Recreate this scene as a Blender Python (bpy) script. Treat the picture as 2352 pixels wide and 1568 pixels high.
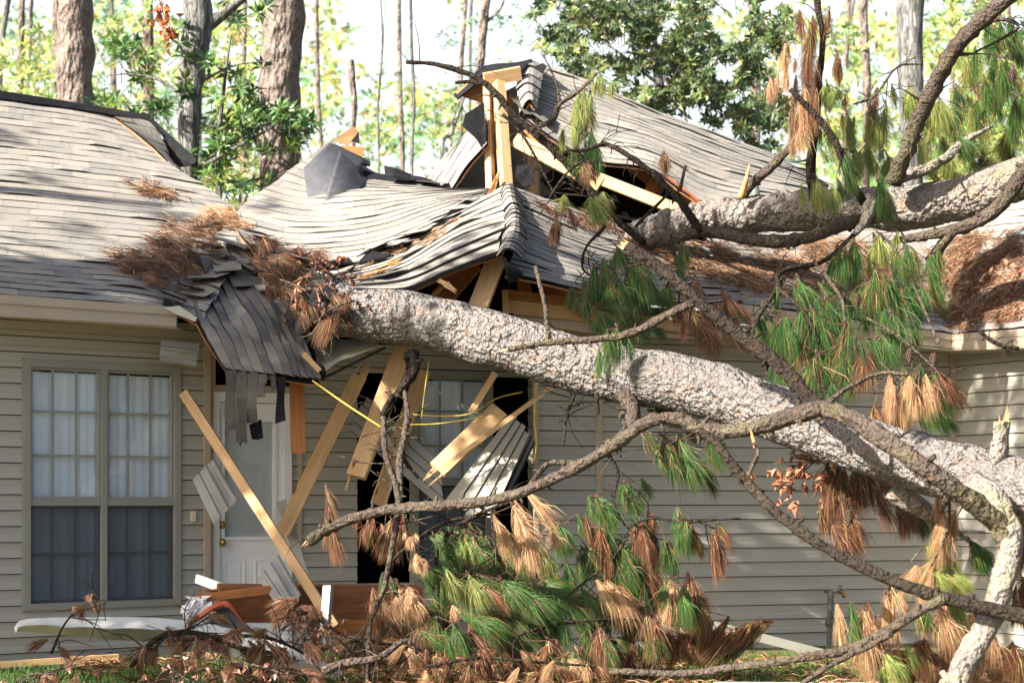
import bpy, math, random
import numpy as np
from mathutils import Vector, noise
from mathutils.bvhtree import BVHTree
R = random.Random(7)
for o in list(bpy.data.objects): bpy.data.objects.remove(o)
sc = bpy.context.scene
COL = sc.collection
# ------------------------------------------------------------------ camera, sky, sun, exposure
F = 4000.0; W0 = 2352.0; CH = 1.35; HZ = 1150.0
cam = bpy.data.cameras.new('camera'); co = bpy.data.objects.new('camera', cam); COL.objects.link(co)
co.location = (0, 0, CH); co.rotation_euler = (math.radians(90), 0, 0)
cam.sensor_width = 36; cam.lens = 36 * F / W0; cam.shift_y = (HZ - 784) / W0; cam.clip_end = 2000
cam.dof.use_dof = True; cam.dof.focus_distance = 13.6; cam.dof.aperture_fstop = 2.2
sc.camera = co
SUN_EL = math.radians(33); SUN_AZ = math.radians(52)      # azimuth: left of the direction back to the camera
S = Vector((-math.sin(SUN_AZ) * math.cos(SUN_EL), -math.cos(SUN_AZ) * math.cos(SUN_EL), math.sin(SUN_EL)))
wd = bpy.data.worlds.new('World'); sc.world = wd; wd.use_nodes = True
nt = wd.node_tree; bg = nt.nodes['Background']
sky = nt.nodes.new('ShaderNodeTexSky'); sky.sky_type = 'NISHITA'; sky.sun_disc = False
sky.sun_elevation = SUN_EL; sky.sun_rotation = math.atan2(S.x, S.y); sky.air_density = 1.0; sky.dust_density = 3.5; sky.ozone_density = 1.0
bg.inputs[1].default_value = 0.06
# bright white cloud bank low in the sky beyond the trees
_g = nt.nodes.new('ShaderNodeTexCoord'); _s = nt.nodes.new('ShaderNodeSeparateXYZ'); nt.links.new(_g.outputs['Generated'], _s.inputs[0])
_e = nt.nodes.new('ShaderNodeMapRange'); _e.interpolation_type = 'SMOOTHSTEP'; nt.links.new(_s.outputs[2], _e.inputs[0]); _e.inputs[1].default_value = .62; _e.inputs[2].default_value = .30
_y = nt.nodes.new('ShaderNodeMapRange'); _y.interpolation_type = 'SMOOTHSTEP'; nt.links.new(_s.outputs[1], _y.inputs[0]); _y.inputs[1].default_value = .1; _y.inputs[2].default_value = .7
_n = nt.nodes.new('ShaderNodeTexNoise'); _n.inputs['Scale'].default_value = 5; _n.inputs['Detail'].default_value = 4; nt.links.new(_g.outputs['Generated'], _n.inputs['Vector'])
_c = nt.nodes.new('ShaderNodeMapRange'); nt.links.new(_n.outputs[0], _c.inputs[0]); _c.inputs[1].default_value = .3; _c.inputs[2].default_value = .5; _c.inputs[3].default_value = .75; _c.inputs[4].default_value = 1
_m = nt.nodes.new('ShaderNodeMath'); _m.operation = 'MULTIPLY'; nt.links.new(_e.outputs[0], _m.inputs[0]); nt.links.new(_y.outputs[0], _m.inputs[1])
_m2 = nt.nodes.new('ShaderNodeMath'); _m2.operation = 'MULTIPLY'; nt.links.new(_m.outputs[0], _m2.inputs[0]); nt.links.new(_c.outputs[0], _m2.inputs[1])
_x = nt.nodes.new('ShaderNodeMix'); _x.data_type = 'RGBA'; nt.links.new(_m2.outputs[0], _x.inputs[0]); nt.links.new(sky.outputs[0], _x.inputs[6]); _x.inputs[7].default_value = (6.2, 6.8, 7.1, 1)
nt.links.new(_x.outputs[2], bg.inputs[0])
sl = bpy.data.lights.new('sun', 'SUN'); sl.energy = 5.0; sl.angle = math.radians(0.5); sl.color = (1, .92, .79)
so = bpy.data.objects.new('sun', sl); COL.objects.link(so); so.rotation_euler = S.to_track_quat('Z', 'Y').to_euler(); so.location = (-20, -20, 30)
sc.view_settings.view_transform = 'Standard'; sc.view_settings.look = 'None'; sc.view_settings.gamma = 1
sc.view_settings.exposure = 1.82
sc.render.engine = 'CYCLES'

# ------------------------------------------------------------------ helpers
def P(px, py, Y): return Vector(((px - 1176) / F * Y, Y, CH + (HZ - py) / F * Y))
def PX(r, Y): return r / F * Y
def link(o, parent=None):
    COL.objects.link(o)
    if parent: o.parent = parent
    return o
def tag(o, label=None, cat=None, group=None, kind=None):
    if label: o['label'] = label
    if cat: o['category'] = cat
    if group: o['group'] = group
    if kind: o['kind'] = kind
    return o
def thing(name, loc, label, cat, group=None):
    o = bpy.data.objects.new(name, None); COL.objects.link(o); o.location = loc; o.empty_display_size = .1
    return tag(o, label, cat, group)
def wloc(o):
    v = Vector((0, 0, 0))
    while o: v = v + o.location; o = o.parent
    return v
class MB:
    def __init__(s): s.v = []; s.f = []; s.m = []; s.c = []; s.uv = []
    def vert(s, p): s.v.append((p[0], p[1], p[2])); return len(s.v) - 1
    def face(s, idx, col=(1, 1, 1), mi=0, uv=None):
        s.f.append(tuple(idx)); s.m.append(mi); s.c.append(col); s.uv.append(uv)
    def poly(s, pts, col=(1, 1, 1), mi=0, uv=None):
        b = len(s.v)
        for p in pts: s.v.append((p[0], p[1], p[2]))
        s.face(range(b, b + len(pts)), col, mi, uv)
    def build(s, name, mats, parent=None, smooth=False):
        if not isinstance(mats, (list, tuple)): mats = [mats]
        me = bpy.data.meshes.new(name)
        if parent is not None: off = wloc(parent)
        else:
            a = np.array(s.v); off = Vector((float(a[:, 0].mean()), float(a[:, 1].mean()), float(a[:, 2].min())))
        a = np.array(s.v, dtype=np.float64) - np.array(off)
        me.from_pydata(a.tolist(), [], s.f)
        for m in mats: me.materials.append(m)
        me.polygons.foreach_set('material_index', s.m)
        ca = me.color_attributes.new('Col', 'FLOAT_COLOR', 'CORNER')
        ls = [len(f) for f in s.f]
        cc = np.repeat(np.array([(c[0], c[1], c[2], 1) for c in s.c], dtype=np.float32), ls, axis=0)
        ca.data.foreach_set('color', cc.ravel())
        ul = me.uv_layers.new(name='UVMap'); u = []
        for f, q in zip(s.f, s.uv):
            if q is None: u.extend([0.5, 0.5] * len(f))
            else:
                for t in q: u.extend((t[0], t[1]))
        ul.data.foreach_set('uv', np.array(u, dtype=np.float32))
        if smooth: me.polygons.foreach_set('use_smooth', [True] * len(me.polygons))
        me.update()
        o = bpy.data.objects.new(name, me); link(o, parent)
        if parent is None: o.location = off
        return o
def cr(p0, p1, p2, p3, t):
    return .5 * ((2 * p1) + (-p0 + p2) * t + (2 * p0 - 5 * p1 + 4 * p2 - p3) * t * t + (-p0 + 3 * p1 - 3 * p2 + p3) * t ** 3)
def crs(pts, t):
    n = len(pts) - 1; x = min(max(t, 0), 1) * n; i = min(int(x), n - 1); f = x - i
    a = pts[i - 1] if i > 0 else 2 * pts[0] - pts[1]
    d = pts[i + 2] if i + 2 <= n else 2 * pts[n] - pts[n - 1]
    return cr(a, pts[i], pts[i + 1], d, f)
def tube(mb, pts, rad, seg=8, step=.06, rough=.08, seed=0, col=(1, 1, 1), capend=True, bark=0, bsc=20.):
    """pts Vectors, rad list per point"""
    L = sum((pts[i + 1] - pts[i]).length for i in range(len(pts) - 1))
    n = max(len(pts) * 2, int(L / step)); n = max(n, 3)
    up = Vector((0, 0, 1)); prev = None; base = len(mb.v); rv = [Vector((r, 0, 0)) for r in rad]
    C = [crs(pts, i / n) for i in range(n + 1)]; RR = [max(crs(rv, i / n).x, .0008) for i in range(n + 1)]
    acc = 0; N = None
    for i in range(n + 1):
        T = (C[min(i + 1, n)] - C[max(i - 1, 0)])
        if T.length < 1e-9: T = Vector((1, 0, 0))
        T.normalize()
        if N is None:
            N = T.cross(up) if abs(T.z) < .95 else T.cross(Vector((1, 0, 0)))
        N = (N - T * N.dot(T)); N.normalize(); B = T.cross(N)
        for j in range(seg):
            a = 2 * math.pi * j / seg
            d = N * math.cos(a) + B * math.sin(a)
            p = C[i] + d * RR[i]
            k = 1 + rough * noise.noise(p * (3.0 / max(RR[i], .02) * .25) + Vector((seed, 0, 0))) * 1.6
            q = C[i] + d * RR[i] * k
            if bark:
                w = q + Vector((noise.noise(q * 22), noise.noise(q * 22 + Vector((5, 5, 5))), noise.noise(q * 22 + Vector((9, 2, 7))))) * .026; w.x *= .62
                nn_ = noise.noise(w * bsc * .5) * 4 + noise.noise(w * bsc * 1.1) * 1.6
                h = (nn_ - math.floor(nn_)) * .8 + noise.noise(q * 5) * .6
                q = q + d * bark * (h - .5)
            mb.v.append((q.x, q.y, q.z))
    for i in range(n):
        for j in range(seg):
            j2 = (j + 1) % seg
            mb.face((base + i * seg + j, base + i * seg + j2, base + (i + 1) * seg + j2, base + (i + 1) * seg + j), col)
    if capend:
        mb.face([base + j for j in range(seg)][::-1], col); mb.face([base + n * seg + j for j in range(seg)], col)
    return C, RR
def box8(mb, c, col=(1, 1, 1), mi=0, L=1, w=1):
    """c: 8 corners, first 4 one end, last 4 other end"""
    b = len(mb.v)
    for p in c: mb.v.append((p[0], p[1], p[2]))
    for k in range(4):
        k2 = (k + 1) % 4
        mb.face((b + k, b + k2, b + 4 + k2, b + 4 + k), col, mi, [(0, k * w * .7), (0, (k + 1) * w * .7), (L, (k + 1) * w * .7), (L, k * w * .7)])
    mb.face((b + 3, b + 2, b + 1, b), col, mi, [(0, 0), (0, .02), (.02, .02), (.02, 0)])
    mb.face((b + 4, b + 5, b + 6, b + 7), col, mi, [(0, 0), (0, .02), (.02, .02), (.02, 0)])
def board(mb, p0, p1, w, th, roll=0., col=(1, 1, 1), mi=0, splint=(0, 0), ns=1):
    ax = (p1 - p0); L = ax.length; ax.normalize()
    view = ((p0 + p1) * .5 - Vector((0, 0, CH))).normalized()
    wd_ = ax.cross(view).normalized(); dp = ax.cross(wd_).normalized()
    if roll:
        w2 = wd_ * math.cos(roll) + dp * math.sin(roll); dp = ax.cross(w2).normalized(); wd_ = w2
    h = w / 2; t = th / 2
    def ring(p): return [p + wd_ * h + dp * t, p - wd_ * h + dp * t, p - wd_ * h - dp * t, p + wd_ * h - dp * t]
    box8(mb, ring(p0) + ring(p1), col, mi, L, w)
    for e, (pp, sg) in enumerate(((p0, -1), (p1, 1))):
        for k in range(splint[e]):
            q = pp + wd_ * R.uniform(-h, h) * .8 + dp * R.uniform(-t, t) * .8
            l = R.uniform(.04, .16) + w * .3; s = R.uniform(.006, .02)
            tip = q + ax * sg * l + wd_ * R.uniform(-.03, .03)
            bb = q - ax * sg * .03
            a1 = bb + wd_ * s; a2 = bb - wd_ * s; a3 = bb + dp * s
            mb.poly([a1, a2, tip], col, mi, [(0, 0), (0, .02), (l, 0)]); mb.poly([a2, a3, tip], col, mi, [(0, 0), (0, .02), (l, 0)]); mb.poly([a3, a1, tip], col, mi, [(0, 0), (0, .02), (l, 0)])
def abox(mb, p0, u, v, w, col=(1, 1, 1), mi=0):
    """box from corner p0 with edge vectors u v w"""
    box8(mb, [p0, p0 + u, p0 + u + v, p0 + v, p0 + w, p0 + u + w, p0 + u + v + w, p0 + v + w], col, mi, w.length, u.length)
def slab(mb, pts, n, th, col=(1, 1, 1), mi=0, mside=None):
    """extrude polygon pts by -n*th"""
    b = len(mb.v); k = len(pts)
    for p in pts: mb.v.append(tuple(p))
    for p in pts: mb.v.append(tuple(p - n * th))
    mb.face(range(b, b + k), col, mi); mb.face([b + k + i for i in range(k)][::-1], col, mi if mside is None else mside)
    for i in range(k):
        j = (i + 1) % k
        mb.face((b + i, b + k + i, b + k + j, b + j), col, mi if mside is None else mside)

# ------------------------------------------------------------------ materials
def newmat(name):
    m = bpy.data.materials.new(name); m.use_nodes = True; t = m.node_tree
    return m, t, t.nodes['Principled BSDF']
def nd(t, typ, **kw):
    n = t.nodes.new(typ)
    for k, v in kw.items():
        if k in n.inputs.keys() if isinstance(k, str) and k[0].isupper() else False: n.inputs[k].default_value = v
        else: setattr(n, k, v)
    return n
def mixc(t, a, b, fac, mode='MIX'):
    n = t.nodes.new('ShaderNodeMix'); n.data_type = 'RGBA'; n.blend_type = mode
    for i, x in ((6, a), (7, b), (0, fac)):
        if isinstance(x, (tuple, list)): n.inputs[i].default_value = (*x[:3], 1)
        elif isinstance(x, (int, float)): n.inputs[i].default_value = x
        else: t.links.new(x, n.inputs[i])
    return n.outputs[2]
def math_(t, op, a, b=None):
    n = t.nodes.new('ShaderNodeMath'); n.operation = op
    for i, x in enumerate((a, b)):
        if x is None: continue
        if isinstance(x, (int, float)): n.inputs[i].default_value = x
        else: t.links.new(x, n.inputs[i])
    return n.outputs[0]
def ramp(t, fac, a, b):
    n = t.nodes.new('ShaderNodeMapRange'); t.links.new(fac, n.inputs[0]); n.inputs[1].default_value = a; n.inputs[2].default_value = b
    return n.outputs[0]
def noi(t, scale, vec=None, detail=4., rough=.6, stretch=None):
    if vec is None: vec = t.nodes.new('ShaderNodeTexCoord').outputs['Object']
    if stretch:
        mp = t.nodes.new('ShaderNodeMapping'); mp.inputs['Scale'].default_value = stretch; t.links.new(vec, mp.inputs[0]); vec = mp.outputs[0]
    n = t.nodes.new('ShaderNodeTexNoise'); n.inputs['Scale'].default_value = scale; n.inputs['Detail'].default_value = detail; n.inputs['Roughness'].default_value = rough
    t.links.new(vec, n.inputs['Vector']); return n
def bump(t, h, bs, strength=.5, dist=.01):
    b = t.nodes.new('ShaderNodeBump'); b.inputs['Strength'].default_value = strength; b.inputs['Distance'].default_value = dist
    t.links.new(h, b.inputs['Height']); t.links.new(b.outputs[0], bs.inputs['Normal'])
def simple(name, c1, c2=None, scale=6., rough=.6, bumps=0., bscale=None, metal=0., attr=False, spec=.5, stretch=None, trans=0.):
    m, t, bs = newmat(name); c2 = c2 or tuple(x * .75 for x in c1)
    n = noi(t, scale, stretch=stretch); c = mixc(t, c1, c2, ramp(t, n.outputs[0], .35, .65))
    if attr:
        a = t.nodes.new('ShaderNodeAttribute'); a.attribute_name = 'Col'; c = mixc(t, c, a.outputs[0], 1., 'MULTIPLY')
    t.links.new(c, bs.inputs['Base Color']); bs.inputs['Roughness'].default_value = rough; bs.inputs['Metallic'].default_value = metal
    bs.inputs['Specular IOR Level'].default_value = spec
    if bumps: bump(t, noi(t, bscale or scale * 3, stretch=stretch).outputs[0], bs, .6, bumps)
    if trans:
        tr = t.nodes.new('ShaderNodeBsdfTranslucent'); t.links.new(c, tr.inputs[0]); mx = t.nodes.new('ShaderNodeMixShader'); mx.inputs[0].default_value = trans
        t.links.new(bs.outputs[0], mx.inputs[1]); t.links.new(tr.outputs[0], mx.inputs[2]); t.links.new(mx.outputs[0], t.nodes['Material Output'].inputs[0])
    return m
def bark_mat(name, ca, cb, cc, crack, sc_=22., bd=.012, moss=0., stretch=(1, 1, 1), cw=.055, patchy=.85):
    m, t, bs = newmat(name); tc = t.nodes.new('ShaderNodeTexCoord').outputs['Object']
    mp = t.nodes.new('ShaderNodeMapping'); mp.inputs['Scale'].default_value = stretch; t.links.new(tc, mp.inputs[0]); tc = mp.outputs[0]
    dn = noi(t, sc_ * 1.3, tc, 4.); v = t.nodes.new('ShaderNodeVectorMath'); v.operation = 'MULTIPLY_ADD'
    t.links.new(dn.outputs['Color'], v.inputs[0]); v.inputs[1].default_value = (1.3 / sc_, 1.3 / sc_, 1.3 / sc_); t.links.new(tc, v.inputs[2])
    def vor(feat, s):
        n = t.nodes.new('ShaderNodeTexVoronoi'); n.feature = feat; n.inputs['Scale'].default_value = s; t.links.new(v.outputs[0], n.inputs['Vector']); return n
    e = vor('DISTANCE_TO_EDGE', sc_); f = vor('F1', sc_); e2 = vor('DISTANCE_TO_EDGE', sc_ * 2.3)
    sep = t.nodes.new('ShaderNodeSeparateColor'); t.links.new(f.outputs['Color'], sep.inputs[0])
    c = mixc(t, ca, cb, sep.outputs[0]); c = mixc(t, c, cc, ramp(t, sep.outputs[1], .72, .9))
    big = noi(t, 1.7, tc, 3.); c = mixc(t, c, cb, ramp(t, big.outputs[0], .5, .75))
    fine = noi(t, 120., tc, 4.); c = mixc(t, c, tuple(x * .5 for x in cb), math_(t, 'MULTIPLY', ramp(t, fine.outputs[0], .5, .7), .5))
    if moss:
        mn = noi(t, 3.3, tc, 5.); c = mixc(t, c, (.30, .32, .10), math_(t, 'MULTIPLY', ramp(t, mn.outputs[0], .5, .7), moss))
    k = ramp(t, e.outputs[0], .0, cw); k2 = ramp(t, e2.outputs[0], 0., .05)
    kk = math_(t, 'MULTIPLY', k, math_(t, 'ADD', math_(t, 'MULTIPLY', k2, .35), .65))
    c = mixc(t, crack, c, math_(t, 'MAXIMUM', kk, math_(t, 'MULTIPLY', ramp(t, noi(t, sc_ * .55, tc, 3.).outputs[0], .40, .56), patchy)))
    t.links.new(c, bs.inputs['Base Color']); bs.inputs['Roughness'].default_value = .9; bs.inputs['Specular IOR Level'].default_value = .2
    h = math_(t, 'ADD', math_(t, 'MULTIPLY', k, .7), math_(t, 'ADD', math_(t, 'MULTIPLY', sep.outputs[2], .5), math_(t, 'MULTIPLY', fine.outputs[0], .25)))
    bump(t, h, bs, .9, bd); return m
def flake_mat(name, ca, cb, cc, crack, sc_=14., levels=9., bd=.02, moss=0., stretch=(1, 1, 1), cw=.16, cs=.85):
    m, t, bs = newmat(name); tc = t.nodes.new('ShaderNodeTexCoord').outputs['Object']
    mp = t.nodes.new('ShaderNodeMapping'); mp.inputs['Scale'].default_value = stretch; t.links.new(tc, mp.inputs[0]); tc = mp.outputs[0]
    n = noi(t, sc_, tc, 2.2, .55); x = math_(t, 'MULTIPLY', n.outputs[0], levels); fr = math_(t, 'FRACT', x); fl = math_(t, 'FLOOR', x)
    n2 = noi(t, sc_ * 2.1, tc, 2.0, .5); x2 = math_(t, 'MULTIPLY', n2.outputs[0], levels * .7); fr2 = math_(t, 'FRACT', x2)
    wn = t.nodes.new('ShaderNodeTexWhiteNoise'); wn.noise_dimensions = '1D'; t.links.new(math_(t, 'ADD', fl, math_(t, 'MULTIPLY', math_(t, 'FLOOR', x2), 17.3)), wn.inputs['W'])
    big = noi(t, 2.3, tc, 4.); c = mixc(t, ca, cb, math_(t, 'ADD', math_(t, 'MULTIPLY', wn.outputs[0], .6), math_(t, 'MULTIPLY', ramp(t, big.outputs[0], .4, .65), .4)))
    c = mixc(t, c, cc, math_(t, 'MULTIPLY', ramp(t, noi(t, sc_ * .8, tc, 3.).outputs[0], .56, .66), .8))
    fine = noi(t, 150., tc, 4.); c = mixc(t, c, tuple(k * .5 for k in cb), math_(t, 'MULTIPLY', ramp(t, fine.outputs[0], .5, .7), .4))
    if moss: c = mixc(t, c, (.27, .28, .11), math_(t, 'MULTIPLY', ramp(t, noi(t, 3.3, tc, 5.).outputs[0], .5, .7), moss))
    e1 = ramp(t, fr, 0, cw); e2 = ramp(t, fr2, 0, cw); gate = ramp(t, noi(t, sc_ * .7, tc, 3.).outputs[0], .40, .54)
    k = math_(t, 'MULTIPLY', math_(t, 'MULTIPLY', e1, e1), math_(t, 'ADD', math_(t, 'MULTIPLY', e2, .6), .4))
    k = math_(t, 'MAXIMUM', k, math_(t, 'MULTIPLY', gate, cs))
    c = mixc(t, crack, c, k); t.links.new(c, bs.inputs['Base Color']); bs.inputs['Roughness'].default_value = .92; bs.inputs['Specular IOR Level'].default_value = .15
    h = math_(t, 'ADD', math_(t, 'MULTIPLY', fr, .6), math_(t, 'ADD', math_(t, 'MULTIPLY', fr2, .4), math_(t, 'MULTIPLY', fine.outputs[0], .2)))
    bump(t, h, bs, .9, bd); return m
def shingle_mat():
    m, t, bs = newmat('shingle_granules')
    a = t.nodes.new('ShaderNodeAttribute'); a.attribute_name = 'Col'
    n = noi(t, 260., None, 2.); n2 = noi(t, 2.2, None, 4.); n3 = noi(t, 38., None, 3.)
    c = mixc(t, a.outputs[0], (.10, .095, .09), math_(t, 'MULTIPLY', ramp(t, n.outputs[0], .45, .75), .55))
    c = mixc(t, c, (.31, .29, .26), math_(t, 'MULTIPLY', ramp(t, n2.outputs[0], .5, .75), .35))
    c = mixc(t, c, (.42, .36, .29), math_(t, 'MULTIPLY', ramp(t, n3.outputs[0], .68, .74), .6))
    uv = t.nodes.new('ShaderNodeUVMap'); sp = t.nodes.new('ShaderNodeSeparateXYZ'); t.links.new(uv.outputs[0], sp.inputs[0])
    fr = math_(t, 'FRACT', math_(t, 'DIVIDE', sp.outputs[0], .3)); j = math_(t, 'LESS_THAN', fr, .022)
    c = mixc(t, c, (.03, .03, .03), math_(t, 'MULTIPLY', j, .32))
    t.links.new(c, bs.inputs['Base Color']); bs.inputs['Roughness'].default_value = .95; bs.inputs['Specular IOR Level'].default_value = .15
    bump(t, n.outputs[0], bs, .5, .004); return m
def wood_mat(name, c1, c2, knot=(.16, .06, .02), dirty=.0):
    m, t, bs = newmat(name); uv = t.nodes.new('ShaderNodeUVMap').outputs[0]
    n = noi(t, 1., uv, 5., .65, (1.6, 45, 1)); n2 = noi(t, 1., uv, 3., .5, (2.2, 9, 1))
    c = mixc(t, c1, c2, ramp(t, n.outputs[0], .36, .66)); c = mixc(t, c, c2, math_(t, 'MULTIPLY', ramp(t, n2.outputs[0], .5, .72), .6))
    v = t.nodes.new('ShaderNodeTexVoronoi'); v.inputs['Scale'].default_value = 1.
    mp = t.nodes.new('ShaderNodeMapping'); mp.inputs['Scale'].default_value = (2.6, 9, 1); t.links.new(uv, mp.inputs[0]); t.links.new(mp.outputs[0], v.inputs['Vector'])
    c = mixc(t, knot, c, ramp(t, v.outputs['Distance'], .05, .14))
    if dirty:
        d = noi(t, 3., None, 5.); c = mixc(t, c, (.12, .07, .04), math_(t, 'MULTIPLY', ramp(t, d.outputs[0], .45, .7), dirty))
    t.links.new(c, bs.inputs['Base Color']); bs.inputs['Roughness'].default_value = .7; bs.inputs['Specular IOR Level'].default_value = .25
    bump(t, n.outputs[0], bs, .4, .004); return m
def attr_mat(name, rough=.6, trans=.25, spec=.35):
    m, t, bs = newmat(name); a = t.nodes.new('ShaderNodeAttribute'); a.attribute_name = 'Col'
    n = noi(t, 30., None, 2.); c = mixc(t, a.outputs[0], (0, 0, 0), math_(t, 'MULTIPLY', ramp(t, n.outputs[0], .45, .8), .3))
    t.links.new(c, bs.inputs['Base Color']); bs.inputs['Roughness'].default_value = rough; bs.inputs['Specular IOR Level'].default_value = spec
    if trans:
        tr = t.nodes.new('ShaderNodeBsdfTranslucent'); t.links.new(c, tr.inputs[0]); mx = t.nodes.new('ShaderNodeMixShader'); mx.inputs[0].default_value = trans
        t.links.new(bs.outputs[0], mx.inputs[1]); t.links.new(tr.outputs[0], mx.inputs[2]); t.links.new(mx.outputs[0], t.nodes['Material Output'].inputs[0])
    return m
def glass_mat(name, tint, rough=.02, alpha=.75):
    m, t, bs = newmat(name)
    gl = t.nodes.new('ShaderNodeBsdfGlossy'); gl.inputs['Roughness'].default_value = rough; gl.inputs[0].default_value = (1, 1, 1, 1)
    tr = t.nodes.new('ShaderNodeBsdfTransparent'); tr.inputs[0].default_value = (*tint, 1)
    fr = t.nodes.new('ShaderNodeLayerWeight'); fr.inputs[0].default_value = .15
    n = noi(t, 2.2, None, 3.); bp = t.nodes.new('ShaderNodeBump'); bp.inputs['Strength'].default_value = .12; bp.inputs['Distance'].default_value = .02
    t.links.new(n.outputs[0], bp.inputs['Height']); t.links.new(bp.outputs[0], gl.inputs['Normal'])
    mx = t.nodes.new('ShaderNodeMixShader'); t.links.new(math_(t, 'ADD', math_(t, 'MULTIPLY', fr.outputs['Facing'], .35), 1 - alpha), mx.inputs[0]); t.links.new(tr.outputs[0], mx.inputs[1]); t.links.new(gl.outputs[0], mx.inputs[2])
    t.links.new(mx.outputs[0], t.nodes['Material Output'].inputs[0]); return m

m_sh = shingle_mat()
m_edge = simple('asphalt_shade_edge', (.025, .025, .027), rough=.9)  # dark asphalt butt edges, also painted shade lines under courses and laps
m_felt = simple('black_felt', (.010, .010, .012), (.018, .018, .022), 14., .85, .004, spec=.12)
m_felt2 = simple('grey_felt_sheet', (.045, .047, .058), (.07, .072, .085), 9., .7, .004)
m_ply = simple('plywood', (.36, .17, .08), (.24, .11, .05), 5., .8, .002, stretch=(1, 1, 1))
m_ply_red = simple('red_edged_decking', (.55, .12, .04), (.35, .10, .05), 6., .8)
m_bark = flake_mat('pine_bark', (.295, .278, .272), (.205, .188, .182), (.30, .21, .16), (.022, .016, .015), 15., 10., .035, cs=.6)
m_barkm = flake_mat('mossy_bark', (.31, .28, .265), (.22, .19, .17), (.33, .23, .17), (.03, .022, .018), 10., 10., .04, .4, cs=.75)
m_barkl = flake_mat('pale_limb_bark', (.30, .27, .25), (.22, .19, .17), (.32, .22, .16), (.05, .04, .03), 16., 8., .02, .4, cs=.9)
m_bark2 = flake_mat('limb_bark', (.14, .112, .097), (.06, .045, .037), (.17, .11, .075), (.012, .009, .008), 22., 9., .02, .25, cs=.6)
m_barkd = flake_mat('dark_limb_bark', (.055, .042, .036), (.022, .017, .014), (.075, .045, .03), (.008, .006, .005), 24., 9., .02, .08, cs=.6)
m_barkp = flake_mat('standing_pine_bark', (.26, .215, .195), (.165, .135, .12), (.31, .24, .20), (.045, .034, .03), 6., 10., .05, 0., (1, 1, .5), cs=.75)
m_barko = bark_mat('oak_bark', (.25, .25, .25), (.17, .17, .17), (.34, .34, .33), (.05, .05, .05), 26., .02, .1, (1, 1, .16), .2)
m_wood = wood_mat('fresh_pine_lumber', (.60, .41, .225), (.45, .275, .13), dirty=.22)
m_woodo = wood_mat('orange_lumber', (.50, .22, .08), (.30, .11, .035), dirty=.5)
m_woodb = wood_mat('weathered_beam', (.33, .13, .06), (.17, .065, .03), dirty=.5)
m_splint = simple('splintered_heartwood', (.72, .42, .18), (.45, .2, .07), 30., .8, .003)
m_side = simple('tan_vinyl_siding', (.425, .408, .358), (.395, .378, .333), 2., .5, .0006, 90., stretch=(1, 1, 6))
m_gap_shade = simple('siding_gap_shade', (.06, .055, .045), rough=.9)  # dark lip painted in for the shadow line under each lap
m_trim = simple('tan_trim', (.47, .385, .30), (.42, .35, .27), 2., .45)
m_alu = simple('grey_aluminium_soffit', (.33, .33, .32), (.26, .26, .255), 5., .45)
m_strip = simple('pale_metal_strip', (.52, .54, .54), (.42, .44, .44), 4., .4, .004)
m_metal = simple('bare_metal', (.62, .62, .58), (.45, .45, .40), 3., .35, .01, 8., metal=.6)
m_frame = simple('olive_window_frame', (.30, .30, .265), (.27, .27, .24), 3., .5)
m_white = simple('white_door_paint', (.84, .85, .88), (.79, .80, .84), 3., .4)
m_blind = simple('pale_blind', (.80, .88, .95), (.74, .83, .92), 3., .6)
m_blindd = simple('grey_miniblind', (.68, .73, .76), (.6, .65, .68), 3., .5)
m_glass = glass_mat('window_glass', (.93, .95, .97), .01, .93)
m_screen = simple('insect_screen', (.035, .05, .07), (.04, .055, .08), 3., .9)
_t = m_screen.node_tree; _tr = _t.nodes.new('ShaderNodeBsdfTransparent'); _mx = _t.nodes.new('ShaderNodeMixShader'); _mx.inputs[0].default_value = .6
_t.links.new(_tr.outputs[0], _mx.inputs[1]); _t.links.new(_t.nodes['Principled BSDF'].outputs[0], _mx.inputs[2]); _t.links.new(_mx.outputs[0], _t.nodes['Material Output'].inputs[0])
m_dark = simple('interior_darkness', (.012, .011, .010), (.006, .006, .006), 3., 1., spec=0)  # near-black colour standing in for unlit darkness inside openings
m_brass = simple('brass', (.5, .32, .09), (.4, .25, .06), 5., .25, metal=1.)
m_needle = attr_mat('pine_needles', .5, .3, .4)
m_leaf = attr_mat('leaves', .4, .3, .5)
m_dleaf = attr_mat('dry_leaves', .5, .2, .4)
m_far = attr_mat('far_leaves', .8, .5, .1)
m_grass = attr_mat('grass_blades', .6, .35, .3)
m_soil = simple('lawn_soil', (.07, .09, .03), (.13, .08, .04), 5., .95, .02)
m_wire = simple('yellow_cable', (.70, .52, .06), rough=.5)
m_pipe = simple('painted_pipe', (.13, .15, .14), (.08, .09, .08), 12., .5)
m_cloth = simple('white_plastic', (.8, .8, .84), (.7, .7, .75), 9., .4)
m_black = simple('black_scrap', (.02, .02, .024), (.04, .03, .03), 9., .5)
m_red = simple('red_scrap', (.45, .10, .04), (.30, .06, .03), 9., .5)
m_cone = simple('pine_cone', (.12, .075, .05), (.06, .035, .025), 60., .8)
m_chip = simple('light_plate', (.75, .70, .50), (.65, .6, .4), 5., .4)

# ------------------------------------------------------------------ ground
mb = MB(); n = 60
gx = np.linspace(-1, 1, n); XS = np.sign(gx) * np.abs(gx) ** 2.2 * 260; YS = np.linspace(0, 1, n) ** 2.0 * 420 - 30
for y in YS:
    for x in XS:
        mb.v.append((float(x), float(y), .04 * noise.noise(Vector((x * .3, y * .3, 0))) if y < 40 else 0.))
for i in range(n - 1):
    for j in range(n - 1): mb.face((i * n + j, i * n + j + 1, (i + 1) * n + j + 1, (i + 1) * n + j))
tag(mb.build('ground', m_soil, None, True), kind='structure')

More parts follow.
